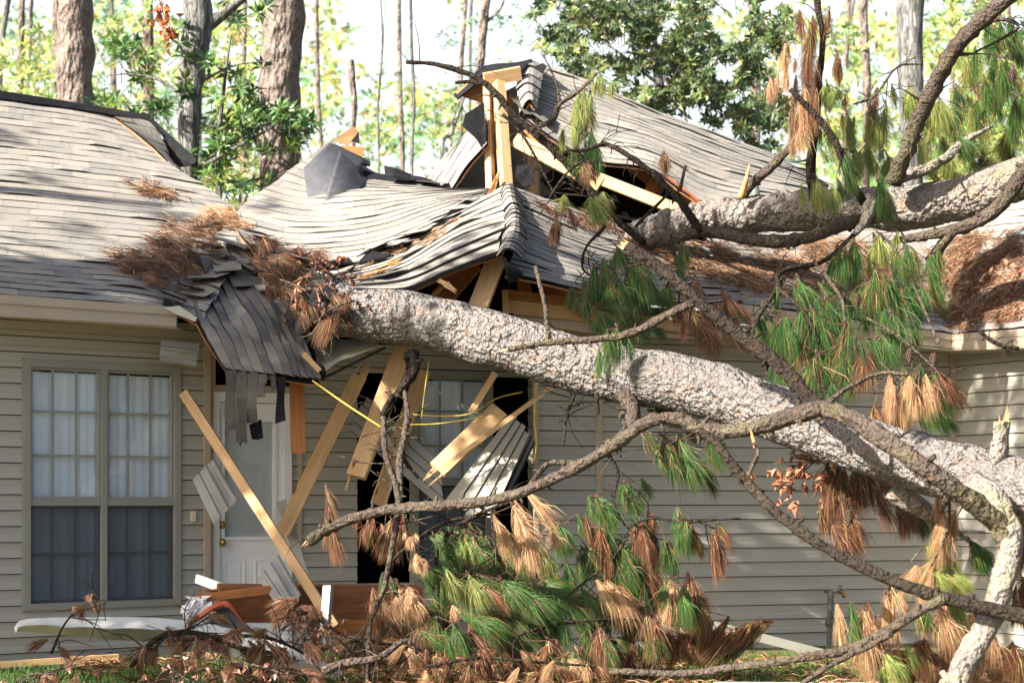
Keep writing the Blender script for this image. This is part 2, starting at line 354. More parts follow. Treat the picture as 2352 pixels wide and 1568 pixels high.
# ------------------------------------------------------------------ the house
house = thing('damaged_house', (0, 16.5, 0), 'tan vinyl-sided bungalow with grey shingle roof caved in under a fallen pine', 'house')
class Wall:
    def __init__(s, pa, Ya, pb, Yb):
        a = P(pa, HZ, Ya); b = P(pb, HZ, Yb); s.a = Vector((a.x, a.y, 0)); s.d = Vector((b.x - a.x, b.y - a.y, 0)); s.L = s.d.length; s.d.normalize()
        s.n = Vector((s.d.y, -s.d.x, 0))
    def u(s, px):
        k = (px - 1176) / F   # x=k*y
        # a.x+u dx = k(a.y+u dy)
        return (k * s.a.y - s.a.x) / (s.d.x - k * s.d.y)
    def z(s, px, py):
        p = s.a + s.d * s.u(px); return CH + (HZ - py) / F * p.y
    def pt(s, u, z, d=0.): return s.a + s.d * u + s.n * d + Vector((0, 0, z))
    def box(s, mb, u0, u1, z0, z1, d0, d1, col=(1, 1, 1), mi=0):
        abox(mb, s.pt(u0, z0, d0), s.d * (u1 - u0), s.n * (d1 - d0), Vector((0, 0, z1 - z0)), col, mi)
def siding(w, u0, u1, z0, z1, holes, ex=.127):
    """lap siding, courses from z0 up; holes: (u0,u1,z0,z1)"""
    mb = MB(); k = 0; z = z0
    while z < z1 - .01:
        zt = min(z + ex, z1); prof0 = [(z, .002), (z + .008, .019), (z + .045, .014), (z + .062, .004), (z + ex + .012, .001)]
        cuts = sorted({u0, u1} | {min(max(v, u0), u1) for h in holes for v in h[:2]})
        for a, b in zip(cuts[:-1], cuts[1:]):
            if b - a < 1e-4: continue
            rng = [(z, zt + .012 if zt < z1 - .02 else zt)]
            for h in holes:
                if h[0] <= a + 1e-5 and h[1] >= b - 1e-5:
                    rng = [r for lo, hi in rng for r in ((lo, min(hi, h[2])), (max(lo, h[3]), hi)) if r[1] - r[0] > .003]
            for lo, hi in rng:
                def dep(zz):
                    for q in range(4):
                        if prof0[q][0] <= zz <= prof0[q + 1][0]: return prof0[q][1] + (prof0[q + 1][1] - prof0[q][1]) * (zz - prof0[q][0]) / (prof0[q + 1][0] - prof0[q][0])
                    return .001
                prof = [(lo, dep(lo))] + [p_ for p_ in prof0 if lo < p_[0] < hi] + [(hi, dep(hi))]
                nn = max(1, int((b - a) / .5)); js = [R.uniform(-.0015, .0015) for _ in range(nn + 1)]
                for i in range(nn):
                    ua = a + (b - a) * i / nn; ub = a + (b - a) * (i + 1) / nn
                    for q in range(len(prof) - 1):
                        (za, da), (zb, db) = prof[q], prof[q + 1]
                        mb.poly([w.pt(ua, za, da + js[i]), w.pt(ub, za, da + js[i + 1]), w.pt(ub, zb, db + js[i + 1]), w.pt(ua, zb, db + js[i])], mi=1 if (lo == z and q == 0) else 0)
        z += ex; k += 1
    return mb
WL = Wall(-120, 13.62, 480, 14.93); WM = Wall(480, 15.02, 1232, 16.24); WR = Wall(1226, 15.3, 2190, 16.6); WG = Wall(2190, 16.6, 2460, 15.3)
# left window in WL
uA, uB = WL.u(52), WL.u(412); zB, zT = .47, 2.485
mb = siding(WL, 0, WL.L, .0, 2.86, [(uA, uB, zB, zT)]); mb.build('siding_wall', [m_side, m_gap_shade], house)
uD0, uD1 = WM.u(497), WM.u(652); zD = WM.z(570, 912)
uH0, uH1 = WM.u(820), WM.u(1212)
mb = siding(WM, WM.u(668), WM.L, .0, 2.75, [(uH0, uH1, WM.z(900, 1338), WM.z(900, 858))]); mb.build('siding_wall', [m_side, m_gap_shade], house)
mb = siding(WR, 0, WR.L, .0, 2.9, [], .131); mb.build('siding_wall', [m_side, m_gap_shade], house)
mb = siding(WG, 0, WG.L, .0, 3.0, [], .131); mb.build('siding_wall', [m_side, m_gap_shade], house)
# corner posts & trims
for (w_, a_, b_, h_, d0_, d1_) in ((WL, WL.L - .055, WL.L, 2.86, -.05, .03), (WM, 0, .05, 2.7, -.02, .03), (WM, WM.u(683), WM.u(692), 2.7, 0, .024), (WR, .0, .035, 2.9, -.03, .03), (WR, WR.u(1368), WR.u(1382), 2.9, 0, .022), (WR, WR.L - .05, WR.L, 2.9, 0, .03), (WG, .0, .05, 3, 0, .03)):
    mb = MB(); w_.box(mb, a_, b_, 0, h_, d0_, d1_); mb.build('corner_trim', m_trim, house)
# near-black panels standing in for unlit rooms behind holes
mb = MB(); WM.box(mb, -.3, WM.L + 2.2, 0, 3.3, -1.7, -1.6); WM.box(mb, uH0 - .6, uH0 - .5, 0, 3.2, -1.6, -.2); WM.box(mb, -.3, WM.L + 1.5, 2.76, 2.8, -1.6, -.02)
WL.box(mb, 0, WL.L, 0, 3, -1.4, -1.3); WM.box(mb, -.3, WM.L, .02, .06, -1.6, -.3); mb.build('interior_dark_panel', m_dark, house)
def window(w, u0, u1, z0, z1, sashes, split, screen, recess=0., fw=.055):
    o = bpy.data.objects.new('window', None)
    fm = MB(); gm = MB(); sm = MB(); bm = MB(); um = MB()
    f = fw
    w.box(fm, u0, u1, z1 - f, z1, -.05, .035); w.box(fm, u0, u1, z0, z0 + f, -.05, .035)
    w.box(fm, u0, u0 + f, z0 + f, z1 - f, -.05, .035); w.box(fm, u1 - f, u1, z0 + f, z1 - f, -.05, .035)
    w.box(fm, u0 - .012, u0, z0 - .012, z1 + .012, -.03, .024); w.box(fm, u1, u1 + .012, z0 - .012, z1 + .012, -.03, .024)
    zs = z0 + (z1 - z0) * split; us = [u0 + f + (u1 - u0 - 2 * f) * i / sashes for i in range(sashes + 1)]
    for i in range(1, sashes): w.box(fm, us[i] - .024, us[i] + .024, z0 + f, z1 - f, -.05, .03)
    for i in range(sashes):
        a = us[i] + (.026 if i else .002); b = us[i + 1] - (.026 if i < sashes - 1 else .002)
        w.box(fm, a, b, zs - .025, zs + .025, -.045, .022)
        for (p, q, sc_) in ((z0 + f, zs - .025, 1), (zs + .025, z1 - f, 0)):
            d0 = -.03 if sc_ else -.012
            w.box(fm, a, a + .022, p, q, d0 - .012, d0 + .02); w.box(fm, b - .022, b, p, q, d0 - .012, d0 + .02)
            w.box(fm, a + .022, b - .022, p, p + .022, d0 - .012, d0 + .02); w.box(fm, a + .022, b - .022, q - .022, q, d0 - .012, d0 + .02)
            ng = 3
            for k in range(1, ng):
                x = a + (b - a) * k / ng; w.box(um, x - .010, x + .010, p + .022, q - .022, d0 - .010, d0 - .002)
            nv = 3 if not sc_ else 2
            for k in range(1, nv):
                z = p + (q - p) * k / nv; w.box(um, a + .022, b - .022, z - .010, z + .010, d0 - .0125, d0 + .0005)
            gm.poly([w.pt(a, p, d0 - .004), w.pt(b, p, d0 - .004), w.pt(b, q, d0 - .004), w.pt(a, q, d0 - .004)])
            if sc_ and screen: sm.poly([w.pt(a, p, -.006), w.pt(b, p, -.006), w.pt(b, q, -.006), w.pt(a, q, -.006)])
        # vertical blinds
        x = a - .02
        while x < b:
            yaw = R.uniform(.03, .12); wdt = .087
            for zc in range(1):
                pA = w.pt(x, z0 + .05, -.062); 
                c, s_ = math.cos(yaw), math.sin(yaw)
                dv = (w.d * c - w.n * s_) * wdt; nv_ = (w.n * c + w.d * s_) * .005
                h = Vector((0, 0, z1 - z0 - .14))
                bm.poly([pA, pA + dv * .5 + nv_, pA + dv * .5 + nv_ + h, pA + h]); bm.poly([pA + dv * .5 + nv_, pA + dv, pA + dv + h, pA + dv * .5 + nv_ + h])
            x += .078
    link(o, house); o.location = w.pt((u0 + u1) / 2, z0) - wloc(house)
    fm.build('window_frame', m_frame, o); um.build('muntin', m_frame, o); gm.build('pane', m_glass, o); bm.build('vertical_blinds', m_blind, o)
    if screen: sm.build('insect_screen', m_screen, o)
    return o
window(WL, uA, uB, zB, zT, 2, .43, True)
wm = window(WM, WM.u(946), WM.u(1128), WM.z(1040, 1345), WM.z(1040, 852), 1, .48, True)
# black backing above/below the mid window stands for the unlit room; small light fixture on wall
mb = MB(); ul_ = WL.u(441); zl = WL.z(441, 1185); WL.box(mb, ul_ - .018, ul_ + .02, zl - .045, zl + .045, .006, .035); mb.build('light_fixture', m_chip, house)
# door
door = bpy.data.objects.new('door', None); link(door, house); door.location = WM.pt((uD0 + uD1) / 2, 0) - wloc(house)
dm = MB(); cx0, cx1 = WM.u(516), WM.u(628); cz0, cz1 = WM.z(570, 1232), WM.z(570, 968)
du0, du1 = WM.u(503), WM.u(648)
z0 = .10
for (a, b, p, q) in ((du0, cx0, z0, zD - .05), (cx1, du1, z0, zD - .05), (cx0, cx1, z0, cz0), (cx0, cx1, cz1, zD - .05)): WM.box(dm, a, b, p, q, -.05, -.01)
for (a, b, p, q) in ((cx0 - .03, cx0, cz0 - .03, cz1 + .03), (cx1, cx1 + .03, cz0 - .03, cz1 + .03), (cx0, cx1, cz0 - .03, cz0), (cx0, cx1, cz1, cz1 + .03)): WM.box(dm, a, b, p, q, -.012, .006)
pw = (cx1 - cx0)
for (a, b) in ((cx0 + .0, cx0 + pw * .42), (cx0 + pw * .62, cx1 + .02)):
    p, q = .30, WM.z(570, 1285)
    for (e, f_, g, h) in ((a, b, q - .012, q), (a, b, p, p + .012), (a, a + .012, p + .012, q - .012), (b - .012, b, p + .012, q - .012)): WM.box(dm, e, f_, g, h, -.012, -.002)
    WM.box(dm, a + .04, b - .04, p + .04, q - .04, -.012, -.003)
dm.build('door_leaf', m_white, door)
fm = MB(); WM.box(fm, uD0 - .03, du0 - .004, 0.08, zD + .04, -.06, .035); WM.box(fm, du1 + .004, WM.u(668), 0.08, zD + .04, -.06, .035); WM.box(fm, du0 - .004, du1 + .004, zD - .046, zD + .04, -.06, .035)
WM.box(fm, uD0 - .03, WM.u(668), 0.02, 0.08, -.06, .05); fm.build('door_frame', m_white, door)
tm = MB(); WM.box(tm, uD0 - .03, WM.u(668), zD + .04, zD + .1, -.05, .01); tm.build('door_header', m_trim, door); tm = MB(); WM.box(tm, uD0 - .03, WM.u(668), zD + .1, 2.72, -.08, -.03); tm.build('door_top_darkness', m_dark, door)  # black box above the header stands in for a dark gap
g = MB(); g.poly([WM.pt(cx0, cz0, -.02), WM.pt(cx1, cz0, -.02), WM.pt(cx1, cz1, -.02), WM.pt(cx0, cz1, -.02)]); g.build('pane', m_glass, door)
b = MB(); z = cz0
while z < cz1:
    b.poly([WM.pt(cx0, z, -.045), WM.pt(cx1, z, -.045), WM.pt(cx1, z + .0185, -.036), WM.pt(cx0, z + .0185, -.036)]); z += .017
b.build('mini_blinds', m_blindd, door)
def ball(mb, c, r, seg=12, sq=(1, 1, 1)):
    base = len(mb.v)
    for i in range(seg // 2 + 1):
        t = math.pi * i / (seg // 2)
        for j in range(seg):
            a = 2 * math.pi * j / seg; mb.v.append((c.x + r * sq[0] * math.sin(t) * math.cos(a), c.y + r * sq[1] * math.sin(t) * math.sin(a), c.z + r * sq[2] * math.cos(t)))
    for i in range(seg // 2):
        for j in range(seg): mb.face((base + i * seg + j, base + i * seg + (j + 1) % seg, base + (i + 1) * seg + (j + 1) % seg, base + (i + 1) * seg + j))
for (py, nm) in ((1205, 'deadbolt'), (1245, 'door_knob')):
    k = MB(); c = WM.pt(WM.u(510), WM.z(510, py), .0)
    ball(k, c + WM.n * .0, .036, 14, (1, .35, 1)); ball(k, c + WM.n * (.05 if nm == 'door_knob' else .02) , .03 if nm == 'door_knob' else .024, 14, (1, .8, 1))
    if nm == 'door_knob': tube(k, [c, c + WM.n * .05], [.013, .013], 8, rough=0)
    k.build(nm, m_brass, door, True)

# ------------------------------------------------------------------ roof patches
BV = []; BF = []
def grid(g): return [[P(*c) for c in row] for row in g]
PAL = [(.258, .242, .222), (.24, .227, .212), (.272, .253, .23), (.248, .235, .218), (.222, .213, .206), (.288, .265, .235)]
def patch(g, nc, name='roof', rough=1., rag=(0, 0), wave=0., seed=0, dark=1., deck=True, label=None, lift=.0095, missing=0., hitable=True, uo=0.):
    rows = grid(g); RR_ = random.Random(seed)
    def Sf(s, t): return crs([crs(r, s) for r in rows], t)
    def nrm(s, t):
        e = .01; a = Sf(min(s + e, 1), t) - Sf(max(s - e, 0), t); b_ = Sf(s, min(t + e, 1)) - Sf(s, max(t - e, 0))
        n_ = a.cross(b_)
        if n_.length < 1e-9: n_ = Vector((0, -.5, 1))
        n_.normalize()
        if n_.dot(Vector((0, -.6, .8))) < 0: n_ = -n_
        return n_
    mb = MB(); L = sum((Sf((i + 1) / 10, .5) - Sf(i / 10, .5)).length for i in range(10)); nu = max(6, int(L / .1))
    bm_ = len(BV)
    for k in range(nc):
        t0 = k / nc; t1 = min((k + 1.25) / nc, 1)
        a = RR_.uniform(0, rag[0]); b_ = 1 - RR_.uniform(0, rag[1]); off = RR_.uniform(0, .3)
        lo = []; up = []; bs = []; um = []; acc = 0; pr = None; tl = {}
        for i in range(nu + 1):
            s = a + (b_ - a) * i / nu; p = Sf(s, t0); q = Sf(s, t1); n_ = nrm(s, (t0 + t1) / 2)
            if pr is not None: acc += (p - pr).length
            pr = p
            w = wave * noise.noise(Vector((s * L * 1.6 + seed, k * .33, 2.2))) + wave * .45 * noise.noise(Vector((s * L * 4.3, k * .7, seed)))
            ti = int((acc + off) / .3)
            if ti not in tl: tl[ti] = RR_.random()
            lf = lift + rough * .004 * noise.noise(Vector((s * L * 3, k * 1.7, seed))) * 2 + (rough * .012 if tl[ti] > .93 else 0) + rough * (.05 * (tl[ti] - .975) / .025 if tl[ti] > .975 and rough > 1.5 else 0)
            lo.append(p + n_ * (lf + w)); bs.append(p + n_ * (w - .004)); w1 = wave * noise.noise(Vector((s * L * 1.6 + seed, (k + 1.25) * .33, 2.2))) + wave * .45 * noise.noise(Vector((s * L * 4.3, (k + 1.25) * .7, seed)))
            up.append(q + n_ * (.003 + w1)); um.append(acc + off)
        for i in range(nu):
            ti = int((um[i] + um[i + 1]) / 2 / .3); h = random.Random(ti * 131 + k * 977 + seed)
            if missing and h.random() < missing: continue
            c = PAL[h.randrange(len(PAL))]; j = h.uniform(.88, 1.1) * dark; c = tuple(x * j for x in c)
            mb.poly([lo[i], lo[i + 1], up[i + 1], up[i]], c, 0, [(um[i], k), (um[i + 1], k), (um[i + 1], k + 1), (um[i], k + 1)])
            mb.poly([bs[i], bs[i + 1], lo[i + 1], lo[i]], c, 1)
            b0 = len(BV); BV.extend([lo[i], lo[i + 1], up[i + 1], up[i]]); BF.append((b0, b0 + 1, b0 + 2, b0 + 3))
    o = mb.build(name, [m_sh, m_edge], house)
    if label: o['label'] = label
    if deck:
        d = MB(); nu2 = max(6, int(L / .2)); nt2 = max(3, nc // 2); ix = {}
        for lay, dd in ((0, -.012), (1, -.03)):
            for j in range(nt2 + 1):
                for i in range(nu2 + 1):
                    s = i / nu2; t = j / nt2; jg = 0
                    if rag[1] and i == nu2: s = 1 - R.uniform(0, rag[1])
                    n_ = nrm(s, t); w = wave * noise.noise(Vector((s * L * 1.6 + seed, t * nc * .33, 2.2)))
                    d.v.append(tuple(Sf(s, t) + n_ * (dd + w - (abs(wave) * .5)))); ix[lay, j, i] = len(d.v) - 1
        for lay in (0, 1):
            for j in range(nt2):
                for i in range(nu2):
                    q = (ix[lay, j, i], ix[lay, j, i + 1], ix[lay, j + 1, i + 1], ix[lay, j + 1, i]); d.face(q if lay == 0 else q[::-1], mi=lay)
        for j in range(nt2):
            for i in (0, nu2): d.face((ix[0, j, i], ix[0, j + 1, i], ix[1, j + 1, i], ix[1, j, i]), mi=1)
        for i in range(nu2):
            for j in (0, nt2): d.face((ix[0, j, i], ix[1, j, i], ix[1, j, i + 1], ix[0, j, i + 1]), mi=1)
        d.build('roof_deck', [m_felt, m_ply], o)
    return Sf, nrm, o
# left wing
RL = [[(-160, 662, 13.1), (0, 676, 13.4), (150, 688, 13.65), (300, 699, 13.95), (425, 726, 14.2)],
      [(-160, 556, 13.95), (0, 568, 14.25), (150, 580, 14.55), (320, 598, 14.85), (470, 625, 15.0)],
      [(-160, 432, 15.0), (0, 446, 15.35), (180, 462, 15.7), (380, 484, 16.05), (570, 512, 16.2)],
      [(-160, 318, 16.1), (0, 332, 16.5), (150, 348, 16.8), (290, 366, 17.1), (415, 392, 17.2)],
      [(-160, 196, 17.2), (0, 218, 17.6), (100, 232, 17.9), (190, 246, 18.1), (262, 268, 18.2)]]
patch(RL, 34, seed=1, rag=(0, .012), wave=.008, rough=1.1)
# dark second layer near ridge end
patch([[(395, 380, 17.25), (420, 395, 17.3), (395, 392, 17.4)], [(330, 318, 17.6), (360, 335, 17.6), (385, 345, 17.7)], [(258, 266, 18.1), (300, 270, 18.15), (348, 280, 18.1)]], 7, seed=2, wave=.0, dark=.45, deck=True)
# back face of left hip, felt flap & ridge
mb = MB()
def strip(mb, A, B, th=.03, mi=0, n=12, jag=0., nv=None):
    """sheet between two polylines of Vectors, extruded"""
    nv = nv or Vector((0, -.6, .8)); b = len(mb.v)
    for lay in (0, 1):
        for i in range(n + 1):
            for Q in (A, B):
                p = crs(Q, i / n) - nv * th * lay
                if jag and Q is B: p = p + (crs(B, i / n) - crs(A, i / n)).normalized() * (noise.noise(crs(B, i / n) * 9) * jag)
                mb.v.append(tuple(p))
    k = (n + 1) * 2
    for i in range(n):
        a = b + i * 2; mb.face((a, a + 2, a + 3, a + 1), mi=mi); mb.face((a + k, a + k + 1, a + k + 3, a + k + 2), mi=mi)
        mb.face((a, a + k, a + k + 2, a + 2), mi=mi); mb.face((a + 1, a + 3, a + k + 3, a + k + 1), mi=mi)
    a = b; mb.face((a, a + 1, a + k + 1, a + k), mi=mi); a = b + 2 * n; mb.face((a, a + k, a + k + 1, a + 1), mi=mi)
def pl(*q): return [P(*c) for c in q]
strip(mb, pl((-160, 186, 17.1), (0, 208, 17.5), (190, 238, 18.0), (345, 264, 18.2)), pl((-160, 203, 17.05), (0, 226, 17.45), (190, 252, 17.95), (335, 276, 18.15)), .05)
strip(mb, pl((335, 264, 18.2), (380, 300, 18.0), (420, 345, 17.8), (452, 372, 17.7)), pl((340, 276, 18.1), (375, 312, 17.9), (372, 340, 17.9), (440, 378, 17.7)), .03)
slab(mb, pl((348, 270, 18.1), (452, 366, 17.7), (446, 378, 17.7), (404, 384, 17.8), (386, 352, 17.85), (384, 318, 17.9)), Vector((0, -.8, .6)), .012)
mb.build('ridge_felt', m_felt, house)
# back slope so the wing is solid
mb = MB()
strip(mb, pl((-160, 192, 17.25), (100, 228, 18.0), (340, 268, 18.25)), [p + Vector((.6, 4.2, -2.4)) for p in pl((-160, 192, 17.25), (100, 228, 18.0), (340, 268, 18.25))], .04, nv=Vector((0, .5, .8)))
mb.build('back_roof', m_felt, house)
# fascia left
mb = MB()
def fascia(mb, A, B, drop0, drop1, th=.04):
    n_ = 10
    for (da, db, o) in ((0., .42, .018), (.42, 1., 0.)):
        a0 = A - Vector((0, o, 0)); b0 = B - Vector((0, o, 0)); 
        d0, d1 = drop0, drop1
        abox2 = [a0 - Vector((0, 0, d0 * da)), a0 - Vector((0, -th - o, d0 * da)), a0 - Vector((0, -th - o, d0 * db)), a0 - Vector((0, 0, d0 * db)),
                 b0 - Vector((0, 0, d1 * da)), b0 - Vector((0, -th - o, d1 * da)), b0 - Vector((0, -th - o, d1 * db)), b0 - Vector((0, 0, d1 * db))]
        box8(mb, abox2)
fascia(mb, P(-160, 664, 13.06), P(405, 706, 14.1), .17, .155); mb.build('fascia', m_trim, house)
mb = MB(); strip(mb, pl((-160, 712, 13.1), (405, 750, 14.12)), pl((-160, 716, 13.9), (430, 760, 14.95)), .015, nv=Vector((0, 0, 1))); mb.build('soffit', m_trim, house)
# R3 centre-left sagging roof
R3g = [[(596, 590, 15.0), (720, 612, 14.9), (850, 596, 14.9), (990, 535, 15.2), (1118, 462, 15.9)],
       [(540, 498, 16.0), (680, 524, 15.8), (840, 514, 15.8), (990, 472, 16.1), (1122, 440, 16.6)],
       [(640, 412, 16.9), (730, 432, 16.8), (840, 432, 16.7), (960, 434, 16.8), (1122, 432, 17.0)],
       [(762, 322, 17.7), (800, 352, 17.6), (860, 394, 17.4), (940, 410, 17.3), (1030, 428, 17.2)]]
patch(R3g, 21, seed=3, rag=(0, .02), wave=.018, rough=.7, label='sagging middle slope of the shingle roof')
# R4 left & right faces of the broken front gable
R4L = [[(796, 668, 13.95), (930, 668, 13.95), (1050, 615, 14.05), (1150, 582, 14.1)],
       [(778, 648, 14.3), (915, 622, 14.45), (1055, 545, 14.7), (1180, 505, 14.8)],
       [(762, 626, 14.7), (900, 578, 15.1), (1045, 490, 15.7), (1160, 424, 16.1)]]
patch(R4L, 12, seed=4, rag=(.04, .0), wave=.009, rough=1.6, lift=.014, label='buckled left face of the broken gable')
patch([[(800, 669, 13.9), (930, 669, 13.9), (1030, 628, 13.98), (1148, 584, 14.05)], [(792, 660, 14.05), (930, 640, 14.1), (1040, 592, 14.2), (1152, 545, 14.3)], [(786, 652, 14.25), (925, 618, 14.35), (1050, 556, 14.45), (1165, 512, 14.6)]], 3, seed=41, wave=.004, rough=.6, lift=.035, deck=False, rag=(.12, .02))
R4R = [[(1162, 630, 14.1), (1338, 664, 14.35), (1520, 692, 14.8), (1705, 696, 15.2)],
       [(1196, 520, 14.95), (1350, 585, 15.2), (1500, 618, 15.6), (1680, 640, 15.9)],
       [(1170, 424, 16.1), (1262, 458, 16.4), (1400, 510, 16.6), (1600, 560, 16.8)]]
patch(R4R, 20, seed=5, rag=(.0, .0), wave=.02, rough=1.3)
# ridge cap of gable: bulging folds
capg = [[(1142, 592, 14.0), (1158, 572, 13.85), (1180, 575, 13.9), (1200, 592, 14.02)],
        [(1160, 520, 14.6), (1176, 500, 14.5), (1192, 500, 14.55), (1210, 516, 14.7)],
        [(1150, 440, 15.9), (1160, 420, 15.85), (1175, 424, 15.9), (1195, 446, 16.0)]]
patch(capg, 20, seed=6, wave=.02, rough=1.4, lift=.014, deck=False)
# R5 right eave roof, R6 right wing
R5g = [[(1695, 695, 15.2), (1850, 717, 15.5), (2020, 742, 15.85), (2190, 767, 16.2)],
       [(1650, 600, 16.3), (1850, 622, 16.5), (2000, 640, 16.7), (2160, 665, 16.9)],
       [(1600, 505, 17.4), (1800, 515, 17.5), (2000, 515, 17.6), (2110, 500, 17.8)]]
patch(R5g, 18, seed=7, wave=.015)
R6g = [[(2190, 767, 16.2), (2270, 758, 15.8), (2440, 746, 15.0)],
       [(2155, 640, 17.0), (2260, 618, 16.6), (2450, 598, 16.0)],
       [(2095, 498, 17.9), (2250, 476, 17.6), (2460, 455, 17.2)]]
patch(R6g, 18, seed=8, wave=.01, dark=1.1)
# R7 upper right roof
R7g = [[(1196, 262, 17.2), (1290, 330, 17.1), (1380, 372, 17.0), (1500, 392, 17.0), (1612, 462, 17.0), (1750, 480, 17.2), (1900, 470, 17.6)],
       [(1192, 205, 17.5), (1300, 250, 17.5), (1400, 285, 17.5), (1500, 312, 17.5), (1620, 365, 17.6), (1760, 405, 17.8), (1900, 440, 18.1)],
       [(1218, 138, 17.9), (1310, 168, 18.0), (1400, 205, 18.0), (1500, 252, 18.1), (1620, 296, 18.2), (1760, 348, 18.4), (1905, 424, 18.6)]]
patch(R7g, 17, seed=9, wave=.022, rough=1.2, rag=(.01, 0), label='torn upper slope of the shingle roof')
patch([[(1196, 262, 17.15), (1215, 232, 17.1), (1232, 250, 17.12)], [(1188, 200, 17.35), (1212, 185, 17.3), (1240, 200, 17.35)], [(1195, 165, 17.6), (1216, 136, 17.75), (1250, 155, 17.75)]], 5, seed=10, wave=.02, rough=3, lift=.02)
mb = MB()
strip(mb, pl((1098, 154, 17.6), (1140, 146, 17.6), (1180, 144, 17.6), (1222, 135, 17.7)), pl((1108, 172, 17.3), (1140, 160, 17.3), (1180, 158, 17.3), (1196, 166, 17.3)), .025, jag=.03)
mb.build('roof_underlay', m_felt, house); mb = MB(); strip(mb, pl((1100, 156, 17.6), (1075, 185, 17.6), (1042, 216, 17.6)), pl((1108, 170, 17.3), (1085, 198, 17.3), (1052, 226, 17.3)), .02, jag=.03)
mb.build('roof_underlay', m_felt, house); mb = MB(); strip(mb, pl((1150, 592, 13.98), (1160, 615, 13.96), (1168, 650, 14.0)), pl((1160, 596, 14.0), (1200, 625, 14.02), (1190, 642, 14.06)), .01, jag=.02)
mb.build('roof_underlay', m_felt, house)
# hanging left side flap of shingles beside peak
patch([[(1030, 440, 16.9), (1055, 405, 16.9), (1080, 370, 16.9), (1118, 330, 16.9)], [(1000, 428, 17.1), (1030, 385, 17.1), (1062, 330, 17.1), (1112, 250, 17.1)], [(978, 415, 17.3), (1010, 372, 17.3), (1055, 320, 17.3), (1098, 250, 17.3)]], 5, seed=12, wave=.03, rough=2, dark=.95)
# attic darkness: painted into near-black panels set behind the hole
def panel(name, pts, th, mat, parent=house, nv=Vector((0, -1, 0))):
    mb = MB(); slab(mb, pts, nv, th); return mb.build(name, mat, parent)
panel('attic_dark_panel', pl((1036, 446, 18.3), (1062, 350, 18.3), (1118, 230, 18.3), (1200, 190, 18.3), (1400, 290, 18.3), (1560, 400, 18.3), (1700, 500, 18.3), (1640, 560, 18.3), (1036, 560, 18.3)), .05, m_dark)
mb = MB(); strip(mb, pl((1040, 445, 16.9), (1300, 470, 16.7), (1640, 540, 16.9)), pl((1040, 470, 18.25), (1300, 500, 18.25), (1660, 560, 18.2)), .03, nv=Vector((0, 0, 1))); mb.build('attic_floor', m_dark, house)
panel('attic_dark_panel', pl((880, 690, 15.9), (940, 650, 15.9), (1148, 560, 15.9), (1360, 640, 15.9), (1420, 700, 15.9), (1700, 720, 15.9), (1700, 790, 15.9), (880, 800, 15.9)), .05, m_dark)
# lumber of the house
def hb(nm, a, b_, w, th, mat=m_wood, roll=0, sp=(0, 0)):
    mb = MB(); p0, p1 = P(*a), P(*b_); board(mb, p0, p1, PX(w, p0.y), th, roll, splint=sp); return mb.build(nm, mat, house)
hb('stud', (1120, 196, 17.2), (1127, 450, 16.9), 15, .09, roll=.4); hb('stud', (1146, 190, 17.15), (1163, 425, 16.8), 22, .09, roll=-.5); hb('stud', (1137, 200, 17.25), (1150, 400, 16.95), 12, .09)
hb('stud', (1222, 285, 17.4), (1228, 470, 17.2), 24, .05, roll=.5)
hb('header_beam', (1112, 184, 17.25), (1196, 168, 17.3), 30, .06, roll=.2)
hb('rafter', (1182, 322, 17.0), (1380, 425, 16.7), 34, .05, roll=-.3); hb('rafter', (1360, 405, 16.75), (1556, 482, 16.5), 26, .05, roll=-.25, sp=(2, 4))
hb('rafter', (1480, 460, 17.3), (1530, 380, 17.5), 26, .05, m_woodo); hb('rafter', (1520, 440, 17.6), (1440, 375, 17.7), 20, .05, m_woodo); hb('rafter', (1180, 220, 17.6), (1110, 330, 17.8), 20, .05, m_woodo)
hb('rafter', (1560, 460, 17.5), (1620, 475, 17.5), 24, .05, m_woodo)
mb = MB(); strip(mb, pl((1530, 402, 16.98), (1570, 430, 16.97), (1612, 464, 16.95)), pl((1529, 405, 17.0), (1568, 434, 17.0), (1610, 469, 17.0)), .025); mb.build('deck_edge', m_ply_red, house)
panel('torn_decking', pl((1042, 212, 17.5), (1075, 190, 17.5), (1112, 196, 17.45), (1112, 238, 17.4), (1062, 222, 17.45)), .015, m_ply)
panel('torn_decking', pl((765, 322, 17.6), (812, 290, 17.7), (826, 306, 17.7), (800, 335, 17.6)), .015, m_ply)
panel('torn_decking', pl((785, 334, 17.5), (838, 338, 17.5), (832, 360, 17.5), (790, 350, 17.5)), .015, m_woodo)
panel('torn_felt', pl((806, 325, 17.55), (824, 302, 17.6), (826, 330, 17.55)), .01, m_felt)
panel('torn_felt', pl((1188, 380, 16.75), (1222, 376, 16.75), (1232, 425, 16.7), (1200, 428, 16.7), (1183, 405, 16.7)), .01, m_felt)
panel('torn_felt', pl((1090, 250, 16.95), (1112, 235, 16.95), (1116, 300, 16.9), (1112, 350, 16.9), (1095, 320, 16.9), (1062, 290, 16.9), (1068, 262, 16.9)), .012, m_felt)
panel('torn_felt', pl((702, 662, 13.75), (735, 668, 13.7), (760, 645, 13.7), (762, 690, 13.7), (748, 708, 13.7), (706, 698, 13.75)), .006, m_felt)
panel('torn_felt', pl((650, 740, 14.2), (700, 720, 14.15), (735, 728, 14.1), (690, 770, 14.1)), .006, m_felt)
